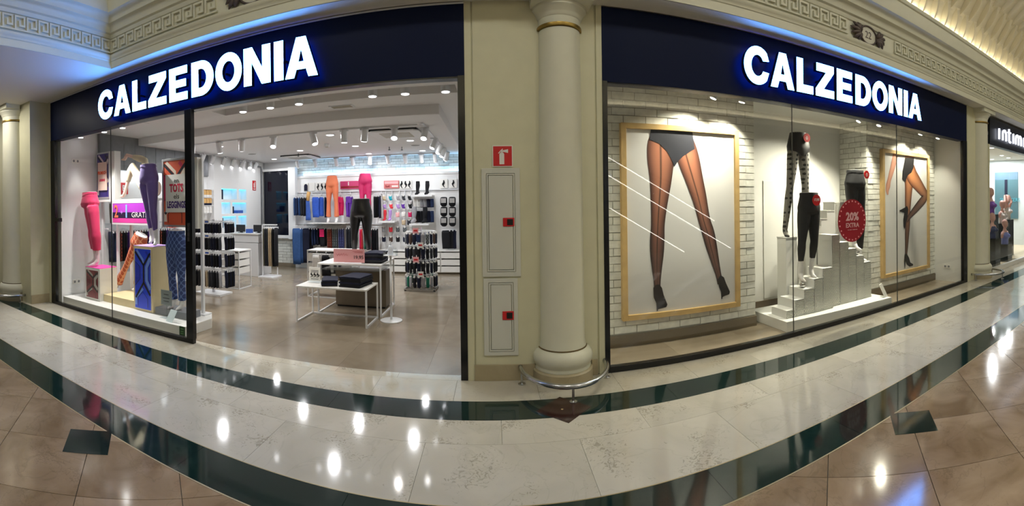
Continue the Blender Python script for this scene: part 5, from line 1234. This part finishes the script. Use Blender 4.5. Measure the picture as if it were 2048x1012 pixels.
# cash desk
t = thing('cash_desk', 'pale grey cash desk with a recessed upper band', 'desk', (-5.55, 5.0, 0))
mat('desk_grey', (206, 206, 206), .45)
MB().box(-6.02, -5.24, 4.72, 5.35, 0, .78).build('body', 'desk_grey', t, bevel=.004); MB().box(-6.02, -5.24, 4.74, 5.35, .79, .985).build('upper_band', 'desk_grey', t); MB().box(-6.03, -5.22, 4.70, 5.37, .985, 1.005).build('top', 'white_lacquer', t)
for x, l in ((-5.86, 'dark monitor on the left end of the cash desk'), (-5.36, 'dark monitor on the right end of the cash desk')):
    m_ = thing('desk_monitor', l, 'monitor', (x, 4.95, 1.005)); MB().box(x-.13, x+.13, 4.93, 4.95, 1.03, 1.20).build('screen', 'black_plastic', m_, bevel=.004); MB().box(x-.03, x+.03, 4.95, 5.0, 1.005, 1.08).build('stand', 'black_plastic', m_); MB().box(x-.07, x+.07, 4.92, 5.02, 1.005, 1.015).build('base', 'black_plastic', m_)
tag(MB().box(-5.66, -5.52, 4.85, 4.97, 1.005, 1.10).build('card_terminal', 'denim_light', bevel=.006), 'small blue box between the two desk monitors', 'box')
# white drawer unit on a frame
def drawer_stand(x0, x1, y0, y1, z0, z1, label, cols=1, rows=3, legs=True):
    t = thing('drawer_stand', label, 'drawer unit', ((x0+x1)/2, (y0+y1)/2, 0))
    f = .018
    for x in (x0, x1-f):
        for y in (y0, y1-f): MB().box(x, x+f, y, y+f, 0, z1).build('leg', 'white_metal', t)
    MB().box(x0, x1, y0, y1, z1, z1+.02).build('top', 'white_lacquer', t)
    for x in (x0, x1-f): MB().box(x, x+f, y0+f, y1-f, 0, f).build('foot_rail', 'white_metal', t)
    MB().box(x0+f, x1-f, y0, y0+f, 0, f).build('foot_rail', 'white_metal', t)
    h = (z1-z0)/rows; w = (x1-x0-2*f)/cols
    for c in range(cols):
        for r in range(rows):
            a = x0+f+c*w; b = z0+r*h
            q = (a+.004, a+w-.004, y0+.002, y1-.02, b, b+h-.030)
            d = MB().box(q[0], q[1], q[2], q[2]+.014, q[4], q[5]).build('drawer', 'white_lacquer', t)
            for nm, e in (('drawer_side', (q[0], q[0]+.010, q[2]+.014, q[3], q[4], q[5])), ('drawer_side', (q[1]-.010, q[1], q[2]+.014, q[3], q[4], q[5])), ('drawer_back', (q[0]+.010, q[1]-.010, q[3]-.010, q[3], q[4], q[5])), ('drawer_bottom', (q[0]+.010, q[1]-.010, q[2]+.014, q[3]-.010, q[4], q[4]+.008))):
                MB().box(*e).build(nm, 'white_lacquer', d)
    return t
drawer_stand(-5.2, -4.75, 3.17, 3.63, .30, .745, 'white drawer unit with three drawers on an open frame before the cash desk')
drawer_stand(-3.27, -2.42, 3.15, 3.6, .28, .82, 'wide white drawer unit behind the pink price board', 2, 3)
# freestanding trouser rack
t = thing('clothes_rack', 'white T-shaped rack holding trousers beside the cash desk', 'rack', (-5.0, 4.85, 0))
MB().box(-5.185, -4.78, 4.62, 5.02, 0, .03).build('base', 'white_metal', t); MB().box(-5.18, -5.15, 4.80, 4.83, .03, 1.22).build('post', 'white_metal', t); MB().box(-5.18, -4.78, 4.80, 4.83, 1.20, 1.225).build('bar', 'white_metal', t); MB().box(-4.84, -4.82, 4.9, 4.92, .03, .22).build('post', 'white_metal', t)
for k, m_ in enumerate(('cloth_khaki', 'cloth_char', 'cloth_char', 'cloth_beige', 'cloth_beige', 'cloth_ink', 'cloth_ink')):
    garment('trousers', '%s trousers hanging on the rack beside the cash desk' % {'cloth_khaki': 'khaki', 'cloth_char': 'charcoal', 'cloth_beige': 'beige', 'cloth_ink': 'black'}[m_], 'trousers', (-5.10+k*.048, 4.815, 1.14), radians(88), .2, .88, m_, 'trousers on the rack by the desk')
# left gondola with tiers of tights
t = thing('sock_stand', 'square tiered stand of dark tights just inside the black window post', 'stand', (-4.95, 2.6, 0))
MB().box(-5.25, -4.66, 2.40, 2.80, 0, .03).build('base', 'white_metal', t); MB().box(-4.97, -4.93, 2.58, 2.62, .03, 1.40).build('post', 'steel', t)
for z in (1.36, 1.10, .79, .48):
    MB().box(-5.28, -4.62, 2.44, 2.455, z, z+.012).build('tier_rail', 'white_metal', t); MB().box(-5.28, -4.62, 2.74, 2.755, z, z+.012).build('tier_rail', 'white_metal', t)
    for x in (-5.28, -4.635): MB().box(x, x+.015, 2.455, 2.74, z, z+.012).build('tier_rail', 'white_metal', t)
    MB().box(-4.98, -4.92, 2.455, 2.74, z-.005, z).build('tier_arm', 'white_metal', t)
tiers = ((1.36, .182, ('cloth_navy', 'cloth_ink', 'cloth_navy')), (1.10, .232, ('cloth_navy', 'cloth_ink', 'cloth_char', 'cloth_navy')), (.79, .232, ('cloth_ink', 'cloth_navy', 'cloth_ink')), (.48, .30, ('cloth_char', 'cloth_char', 'cloth_beige', 'cloth_char', 'cloth_grey')))
tn = ('top', 'second', 'third', 'lowest')
for i, (z, L_, ms) in enumerate(tiers):
    for k in range(11):
        m_ = ms[k % len(ms)] if i < 3 else ('cloth_char', 'cloth_ink', 'cloth_char', 'cloth_beige', 'cloth_brown', 'cloth_beige', 'cloth_char', 'cloth_char', 'cloth_ink', 'cloth_char', 'cloth_grey')[k]
        garment('tights', 'dark tights in the %s tier of the stand by the window post' % tn[i] if i < 3 else 'grey, beige or black tights in the lowest tier of the stand by the window post', 'tights', (-5.25+k*.06, 2.40, z-.02), radians(88), .085, L_, m_, 'tights in the %s tier' % tn[i], th=.02)
    for k in range(5):
        garment('tights', 'dark tights on the side rail of the %s tier facing the entrance' % tn[i], 'tights', (-4.585, 2.50+k*.055, z-.02), 0, .075, L_, ('cloth_navy', 'cloth_ink')[k % 2], 'side tights in the %s tier' % tn[i], th=.018)
    if i in (0, 1, 2):
        c = thing('price_card', 'small price card on the %s tier of the stand by the window post' % tn[i], 'card', (-4.9, 2.33, z-.0)); MB().box(-4.96, -4.84, 2.335, 2.341, z-.03, z+.04).build('card', 'white_card', c); MB().box(-4.94, -4.86, 2.332, 2.336, z-.012, z+.02).build('print', 'denim_light', c); MB().box(-4.926, -4.914, 2.34, 2.45, z, z+.006).build('clip', 'white_metal', c)
# camel packs on the left wall
for r, z in enumerate((2.02, 1.83, 1.65)):
    tag(MB().box(-6.20, -6.10, 3.5, 4.15, z+.02, z+.03).build('hook_rail', 'white_metal'), 'white hook rail of the %s row of tights packs' % ('top', 'middle', 'bottom')[r], 'rail')
    for k in range(6):
        t = thing('tights_pack', '%s tights pack in the %s row on the left wall' % (('camel', 'camel and navy', 'white')[r], ('top', 'middle', 'bottom')[r]), 'pack', (-6.14, 3.55+k*.105, z), 0, 'tights packs, %s row' % ('top', 'middle', 'bottom')[r])
        x, y = -6.14, 3.55+k*.105
        MB().box(x-.02, x+.02, y-.045, y+.045, z-.10, z+.02).build('pack', ('cloth_camel', 'cloth_camel', 'cloth_white')[r], t, bevel=.004); MB().box(x-.018, x+.018, y-.044, y+.044, z-.15, z-.10).build('window', ('cloth_white', 'cloth_navy', 'cloth_white')[r], t)
# hanging rows behind the legging window
for k in range(24):
    y = 1.05 + k*.066
    if 2.35 < y < 2.36: continue
    m_ = ('cloth_navy', 'denim_dark', 'cloth_ink', 'print_rust', 'cloth_ink', 'cloth_navy', 'cloth_violet', 'cloth_ink')[k % 8]
    cname = {'cloth_navy': 'navy', 'denim_dark': 'dark denim', 'cloth_ink': 'black', 'print_rust': 'rust patterned', 'cloth_violet': 'violet'}[m_]
    garment('trousers', cname + ' trousers on the long left-wall rail behind the legging window', 'trousers', (-6.08, y, 1.20), 0, .16, .54, m_, cname + ' trousers on the left-wall rail')
t = thing('hanging_rail', 'long white rail on the left wall behind the legging window', 'rail', (-6.1, 1.8, 1.26)); MB().box(-6.11, -6.09, .99, 2.66, 1.248, 1.268).build('bar', 'white_metal', t)
for y in (1.02, 1.8, 2.62): MB().box(-6.3, -6.09, y, y+.015, 1.25, 1.266).build('bracket', 'white_metal', t)
garment('trousers', 'grey trousers hanging beside the 2+1 poster box', 'trousers', (-6.12, 1.12, 1.72), 0, .18, .36, 'cloth_khaki', None)
t = thing('glass_shelf', 'pale glass shelf above the long left-wall rail', 'shelf', (-6.15, 1.6, 1.34)); MB().box(-6.3, -6.02, 1.0, 2.6, 1.34, 1.35).build('pane', 'acrylic', t)
tag(MB().box(-6.298, -6.0, 1.03, 2.6, .0, .45).build('low_cabinet', 'white_lacquer', bevel=.004), 'low white cabinet under the left-wall rail', 'cabinet')
for r in range(6):
    for c in range(3):
        y, z = 2.72+c*.16, 1.85-r*.17
        t = thing('legging_pack', '%s hanging pack on the left wall beside the lilac jeans' % ('orange red' if r < 4 else 'grey'), 'pack', (-6.18, y, z), 0, '%s packs on the left wall' % ('orange' if r < 4 else 'grey'))
        MB().box(-6.22, -6.17, y-.06, y+.06, z-.13, z).build('pack', 'pack_orange' if r < 4 else 'cloth_grey', t, bevel=.004); MB().box(-6.172, -6.166, y-.03, y+.03, z-.09, z-.04).build('print', 'white_card' if r < 4 else 'cloth_ink', t); MB().box(-6.3, -6.19, y-.003, y+.003, z+.002, z+.008).build('hook', 'white_metal', t)
area('bulkhead_strip_light', (-6.18, 2.4, 2.34), (2.6, .04), 8, (.86, .93, 1), (0, radians(-25), pi/2) if 0 else (0, radians(20), 0))
bpy.data.objects['bulkhead_strip_light'].rotation_euler = (0, radians(18), 0); bpy.data.objects['bulkhead_strip_light'].data.size, bpy.data.objects['bulkhead_strip_light'].data.size_y = .04, 2.8
t = thing('offer_card', 'red offer card on the lit wall above the shelf', 'card', (-6.28, 1.55, 1.95)); MB().box(-6.299, -6.285, 1.45, 1.66, 1.90, 2.12).build('card', 'red', t); text('lettering', 'R', .16, 'white_card', t, (-6.283, 1.555, 2.01), .001, .003, facing='x')

# ================================================================== TABLES, FOLDED JEANS, SPINNER
def frame_table(x0, x1, y0, y1, z, label):
    t = thing('display_table', label, 'table', ((x0+x1)/2, (y0+y1)/2, 0)); f = .022
    MB().box(x0, x1, y0, y1, z-.022, z).build('tabletop', 'white_lacquer', t, bevel=.002)
    for x in (x0, x1-f):
        for y in (y0, y1-f): MB().box(x, x+f, y, y+f, 0, z-.022).build('leg', 'white_metal', t)
        MB().box(x, x+f, y0+f, y1-f, 0, f).build('foot_rail', 'white_metal', t)
    MB().box(x0+f, x1-f, y1-f, y1, 0, f).build('back_rail', 'white_metal', t)
    return t
frame_table(-2.70, -1.66, 1.50, 2.08, .512, 'low white frame table nested before the higher table')
ht = frame_table(-2.62, -1.62, 2.10, 2.96, .76, 'high white frame table with the pink price board')
MB().box(-2.598, -1.642, 2.13, 2.93, .655, .663).build('glass_shelf', 'acrylic', ht)
mat('brown_panel', (104, 92, 76), .5, var=.08, vscale=5)
t = thing('brown_plinth', 'brown panelled plinth standing under the high white table', 'plinth', (-2.1, 2.8, 0)); MB().box(-2.52, -1.68, 2.62, 2.90, .03, .60).build('body', 'brown_panel', t); MB().box(-2.5, -1.7, 2.64, 2.88, 0, .03).build('foot', 'black_plastic', t)
t = thing('price_board', 'pink price board reading 19,95 on the high table', 'sign', (-2.14, 2.2, .76))
MB().box(-2.385, -1.895, 2.19, 2.20, .775, .975).build('sheet', 'pink_card', t); MB().box(-2.39, -1.89, 2.185, 2.206, .76, .776).build('holder', 'acrylic', t)
text('lettering', '19,95', .075, 'ink', t, (-1.99, 2.187, .852), .001)
mat('rose_ink', (214, 120, 124), .6); MB().tube([(-2.35+k*.013, 2.187, .89+.018*sin(k*2.1)*(1 if k % 5 else 1.6)) for k in range(16)], .0022, 5).build('script_flourish', 'rose_ink', t)
for z, l in ((.94, .16), (.925, .13)): MB().box(-1.92-l, -1.92, 2.186, 2.189, z, z+.006).build('printed_line', 'rose_ink', t)
def folded(x, y, z, w, d, h, m, label, group, rz=0, name='folded_jeans'):
    t = thing(name, label, 'jeans', (x, y, z), rz, group)
    mb = MB(); n = 8
    rings = []
    for q in (-1, -.96, -.5, 0, .5, .96, 1):
        k = .86 if abs(q) == 1 else 1
        ring = [(-w/2*k, 0), (-w/2*k, h*.8), (-w/4, h*(1+.1*sin(q*5+x*9))), (w/4, h*(1+.08*cos(q*4+y*7))), (w/2*k, h*.75), (w/2*k, 0)]
        rings.append([(p[0], q*d/2, p[1]) for p in ring])
    mb.loft(rings); me = mb.mesh('fold'); o = link('fold', me, m, t, smooth=50, fix=True)
    mb2 = MB().tube([(-w*.42, -d/2*.97, h*.25), (w*.42, -d/2*.97, h*.25)], h*.22, 6); o2 = link('waist_fold', mb2.mesh('waist_fold'), m, t, smooth=1)
    return t
for k in range(6):
    folded(-1.80+random.uniform(-.012, .012), 2.46, .76+k*.026, .30, .42, .026, ('cloth_ink', 'cloth_char', 'cloth_navy')[k % 3], 'folded black jeans in the stack beside the pink price board', 'jeans stack on the high table', random.uniform(-.05, .05))
for k in range(4):
    folded(-2.29+random.uniform(-.01, .01), 1.78, .512+k*.022, .22, .38, .022, ('cloth_ink', 'cloth_navy')[k % 2], 'folded black jeans in the smaller stack on the low table', 'smaller jeans stack on the low table', .35)
for k in range(6):
    folded(-1.90+random.uniform(-.015, .015), 1.80, .512+k*.024, .32, .42, .024, ('cloth_ink', 'cloth_ink', 'cloth_navy')[k % 3], 'folded black jeans in the larger stack on the low table', 'larger jeans stack on the low table', -.15)
t = thing('table_sign', 'small white acrylic sign with pictograms on the low table', 'sign', (-2.56, 1.86, .512)); MB().box(-2.65, -2.47, 1.86, 1.868, .53, .73).build('sheet', 'white_card', t); MB().box(-2.65, -2.47, 1.82, 1.90, .512, .53).build('foot', 'acrylic', t)
for k in range(3): figure(t, -2.61+k*.05, .65, .4, 1.857)
for z in (.66, .68, .555): MB().box(-2.62, -2.50, 1.857, 1.86, z, z+.006).build('printed_line', 'ink', t)
# bags on the wide drawer unit
for x, m_, l in ((-3.06, 'cloth_white', 'white fabric bag hanging on the wide drawer unit'), (-2.88, 'cloth_ink', 'black fabric bag hanging on the wide drawer unit'), (-2.66, 'cloth_char', 'charcoal fabric bag hanging on the wide drawer unit')):
    garment('fabric_bag', l, 'bag', (x, 3.10, .76), 0, .15, .36 if m_ != 'cloth_char' else .3, m_, None, taper=1.15)
# sanitiser stand
t = thing('sanitiser_stand', 'white round-based stand with a clear tray beside the high table', 'stand', (-1.44, 1.96, 0))
MB().lathe([(.155, 0), (.155, .012), (.14, .018), (.02, .022)], (-1.44, 1.96), 32).build('base', 'white_metal', t, smooth=40); MB().tube([(-1.44, 1.96, .015), (-1.44, 1.96, .92)], .016, 10).build('pole', 'white_metal', t, smooth=1)
MB().box(-1.53, -1.35, 1.89, 2.03, .915, .925).build('tray', 'white_metal', t); MB().box(-1.53, -1.525, 1.89, 2.03, .925, .99).box(-1.355, -1.35, 1.89, 2.03, .925, .99).box(-1.53, -1.35, 2.025, 2.03, .925, 1.0).build('tray_guard', 'acrylic', t)
b = thing('sanitiser_bottle', 'white pump bottle in the tray of the sanitiser stand', 'bottle', (-1.44, 1.96, .925)); MB().lathe([(.035, .925), (.038, .94), (.038, 1.03), (.025, 1.055), (.012, 1.06), (.012, 1.085)], (-1.44, 1.96), 20).build('body', mat('bottle', (222, 228, 238), .3), b, smooth=40)
MB().tube([(-1.44, 1.96, 1.08), (-1.44, 1.96, 1.115), (-1.44, 1.93, 1.118)], .007, 8).build('pump', 'white_metal', b, smooth=1)
# sock spinner
sxp, syp = -1.40, 4.32
t = thing('sock_spinner', 'round four-tier sock spinner before the white drawer cabinets', 'stand', (sxp, syp, 0))
MB().ringprism(rect(sxp-.30, sxp+.30, syp-.24, syp+.24), rect(sxp-.27, sxp+.27, syp-.21, syp+.21), 'z', .02, .045).box(sxp-.27, sxp+.27, syp-.015, syp+.015, .02, .045).build('base', 'steel', t); MB().tube([(sxp, syp, .03), (sxp, syp, 1.2)], .018, 10).build('post', 'steel', t)
for x in (-.28, .28):
    for y in (-.22, .22): MB().disc((sxp+x, syp+y, .0), .02, 'z', .022, 10).build('caster', 'black_plastic', t)
tz = (1.12, .85, .58, .31)
for i, z in enumerate(tz):
    ring = [(sxp+.27*cos(2*pi*k/24), syp+.27*sin(2*pi*k/24), z) for k in range(24)]
    MB().tube(ring, .006, 6, ref=(0, 0, 1), closed=True).build('tier_ring', 'white_metal', t)
    for a in (0, pi/2, pi, 3*pi/2): MB().tube([(sxp, syp, z), (sxp+.27*cos(a), syp+.27*sin(a), z)], .004, 5).build('spoke', 'white_metal', t)
    pal = (('print_grey', 'cloth_navy', 'cloth_brown', 'cloth_navy', 'denim_dark', 'cloth_grey'), ('cloth_ink', 'cloth_navy', 'cloth_ink', 'cloth_char'), ('cloth_ink', 'cloth_navy', 'cloth_ink'), ('cloth_ink', 'cloth_navy', 'cloth_grey', 'cloth_green', 'cloth_grey'))[i]
    for k in range(22):
        a = 2*pi*(k+.5)/22
        cname = {'print_grey': 'grey patterned', 'cloth_navy': 'navy', 'cloth_brown': 'brown', 'denim_dark': 'dark blue', 'cloth_grey': 'grey', 'cloth_ink': 'black', 'cloth_char': 'charcoal', 'cloth_green': 'green'}[pal[k % len(pal)]]
        sock('%s socks hanging from the %s tier of the spinner' % (cname, tn[i]), (sxp+.30*cos(a), syp+.30*sin(a), z-.035), a + pi/2, 'long', pal[k % len(pal)], cname + ' socks in the %s tier of the spinner' % tn[i])
    c = thing('price_card', 'small pink price card on the %s tier of the sock spinner' % tn[i], 'card', (sxp, syp-.34, z)); x = sxp + (-.043, .043, -.043, .043)[i]
    MB().box(x-.055, x+.055, syp-.352, syp-.346, z-.02, z+.08).build('card', 'white_card' if i % 2 else 'pink_card', c); MB().box(x-.035, x+.035, syp-.356, syp-.351, z+.015, z+.045).build('print', 'red', c); MB().box(x-.004, x+.004, syp-.347, syp-.27, z, z+.006).build('clip', 'white_metal', c)

# ================================================================== LINGERIE SHOP TO THE RIGHT
fn = struct(MB().box(8.66, 13.6, -.03, .12, 2.83, 3.42).build('trim_6', mat('slate_panel', (30, 34, 44), .4), bevel=.003))
t = thing('neighbour_sign', 'white glowing intimissimi letters on the slate fascia of the lingerie shop', 'sign', (9.05, -.1, 3.0))
NL = emis('neighbour_led', (235, 240, 255), 2.2)
def stroke_letter(ch, x, z=3.0, h=.235, y=-.075):
    arch = lambda a, b: [(a, y, z), (a, y, z+h*.62)] + [((a+b)/2 - (b-a)/2*cos(q), y, z+h*.62+h*.36*sin(q)) for q in (.5, 1.05, 1.57, 2.1, 2.64)] + [(b, y, z+h*.62), (b, y, z)]
    mb = MB()
    if ch == 'i': mb.tube([(x, y, z), (x, y, z+h)], .026, 8)
    if ch == 'n': mb.tube(arch(x, x+.20), .026, 8)
    if ch == 't': mb.tube([(x, y, z+h*1.3), (x, y, z+h*.15), (x+.04, y, z+.01), (x+.09, y, z)], .026, 8).tube([(x-.06, y, z+h*.96), (x+.10, y, z+h*.96)], .022, 8)
    if ch == 'm': mb.tube(arch(x, x+.19), .026, 8).tube(arch(x+.19, x+.38), .026, 8)
    if ch == 's': mb.tube([(x+.15, y, z+h*.9), (x+.07, y, z+h), (x+.01, y, z+h*.78), (x+.08, y, z+h*.52), (x+.15, y, z+h*.25), (x+.08, y, z), (x, y, z+.03)], .026, 8)
    mb.build('letter', NL, t, smooth=1)
for ch, x in zip('intimissimi', (9.06, 9.27, 9.65, 9.93, 10.10, 10.68, 10.86, 11.12, 11.42, 11.58, 12.12)): stroke_letter(ch, x)
w3 = bpy.data.objects.new('window_3', None); col.objects.link(w3); w3.location = (10.8, 0, 0); struct(w3)
for a, b in ((8.66, 9.9), (9.905, 11.2), (11.205, 13.4)): MB().box(a, b, .018, .028, .1, 2.83).build('pane', 'pane_glass', w3)
MB().box(8.62, 13.6, -.01, .06, 0, .1).build('bottom_rail', 'white_lacquer', w3)
MB().box(8.60, 8.66, -.02, .1, 0, 2.84).build('jamb', 'plaster', w3)
for x, y, e in ((10.9, .95, 60), (12.9, 1.5, 45), (13.7, 1.6, 45), (13.9, 2.3, 45)):
    downlight(x, y, 3.05, 'round downlight in the ceiling of the lingerie shop', e)
wn_ = bpy.data.objects['wall_neighbour']
we_ = bpy.data.objects['wall_neighbour_end']
mat('shade_teal', (70, 104, 112), .5); mat('dusk_blue', (92, 118, 136), .5)
for a, b, c, d, m_ in ((1.55, 2.45, .95, 2.35, 'shade_teal'), (1.55, 2.45, 2.35, 2.62, 'dusk_blue'), (1.95, 2.05, .95, 2.35, 'cloth_navy'), (2.45, 3.2, .6, 2.4, 'niche_white')): MB().box(14.46 if m_ != 'cloth_navy' else 14.44, 14.5, a, b, c, d).build('back_panel', m_, we_)
t = thing('lettering_sign', 'pale cyan SNEAKERS lettering on the dark panel of the lingerie shop', 'sign', (14.44, 1.9, 1.55))
text('lettering', 'SNEAKERS', .17, emis('cyan_led', (120, 220, 235), 1.2), t, (14.44, 1.85, 1.62), .003, facing='-x')
mat('bust_pink', (226, 176, 164), .45); mat('lace_white', (226, 216, 212), .5); mat('satin_purple', (120, 60, 168), .4); mat('satin_blue', (120, 132, 206), .4); mat('satin_navy', (34, 46, 92), .4); mat('smoked_glass', (26, 36, 36), .12, spec=.6)
def bust(x, y, z, s, wear, label, arms=False):
    pl_ = thing('bust_plinth', 'dark smoked plinth under the ' + label, 'plinth', (x, y, 0)); MB().box(x-.15, x+.15, y-.15, y+.15, .02, z).build('body', 'smoked_glass', pl_, bevel=.004); MB().box(x-.14, x+.14, y-.14, y+.14, 0, .03).build('foot', 'black_plastic', pl_)
    t = thing('bust_mannequin', label, 'mannequin', (x, y, z))
    mb = MB().tube([(x, y, z+.30*s), (x, y, z+.36*s), (x, y, z+.42*s)], [(.16*s, .07*s), (.09*s, .06*s), (.045*s, .045*s)], 14).tube([(x, y, z+.40*s), (x, y-.005, z+.50*s)], [.042*s, .045*s], 12)
    mb.tube([(x, y-.02, z+.46*s), (x, y-.02, z+.50*s), (x, y-.005, z+.56*s), (x, y, z+.64*s), (x, y, z+.69*s)], [(.035*s, .04*s), (.062*s, .075*s), (.074*s, .092*s), (.066*s, .085*s), (.02*s, .03*s)], 14)
    for q in (-1, 1):
        if arms: mb.tube([(x+q*.15*s, y, z+.33*s), (x+q*.24*s, y-.04, z+.50*s), (x+q*.16*s, y, z+.66*s), (x+q*.05*s, y+.02, z+.66*s)], [.042*s, .036*s, .03*s, .026*s], 10)
        else: mb.tube([(x+q*.14*s, y, z+.34*s), (x+q*.19*s, y, z+.27*s), (x+q*.195*s, y, z+.18*s)], [.045*s, .044*s, .038*s], 10)
    link('body', place_mesh(remesh(mb, 'body', .014, 4), t), 'bust_pink', t, smooth=1)
    tb = MB().tube([(x, y, z), (x, y, z+.12*s), (x, y-.01, z+.24*s), (x, y, z+.33*s)], [(.135*s, .10*s), (.125*s, .095*s), (.162*s, .11*s), (.13*s, .07*s)], 16)
    for q in (-1, 1): tb.lathe([(.002, -.055), (.04, -.045), (.055, 0), (.04, .045), (.002, .055)], (0, 0), 8) if 0 else tb.tube([(x+q*.072*s, y-.05*s, z+.23*s), (x+q*.072*s, y-.11*s, z+.225*s), (x+q*.07*s, y-.145*s, z+.22*s)], [.062*s, .055*s, .02*s], 10)
    link('garment', place_mesh(remesh(tb, 'garment', .014, 4), t), wear, t, smooth=1)
bust(9.95, .55, 1.26, .98, 'satin_purple', 'bald bust mannequin in a purple bodice')
bust(9.62, .36, .68, .92, 'satin_navy', 'bald bust mannequin in a navy camisole')
bust(10.85, .62, .98, .92, 'lace_white', 'small bald bust mannequin in white lace')
bust(11.75, .85, 1.05, 1.05, 'lace_white', 'bald bust mannequin in white with raised arms', True)
bust(10.55, .42, .46, .95, 'satin_blue', 'bald bust mannequin in a pale blue camisole')

# ---- escalator across the aisle: its lit skirting lines show as slanting streaks in the poster glass
t = thing('escalator', 'escalator with lit balustrade lines across the aisle, mirrored in the poster window', 'escalator', (5.2, -8.6, 0))
for y in (-8.4, -8.95):
    MB().prism([(2.6, 2.35), (2.6, 3.35), (8.3, .95), (8.3, 0), (6.8, 0)], 'y', y-.02, y+.02).build('balustrade', 'acrylic', t)
    MB().tube([(2.6, y, 3.40), (8.3, y, 1.0)], .035, 8).build('handrail', 'black_plastic', t)
for k in range(14):
    x = 2.8+k*.38; z = 2.3-k*.165
    if z > .02: MB().box(x, x+.38, -8.92, -8.43, z-.16, z).build('step', 'steel', t)
led = emis('escalator_led', (255, 250, 240), 16)
for za, zb, xa, xb in ((2.99, 1.0, 3.33, 6.9), (2.44, .08, 3.36, 7.5), (1.47, .06, 3.4, 5.8)): MB().tube([(xa, -8.36, za), (xb, -8.36, zb)], .012, 6).build('light_line_offscreen', led, t)
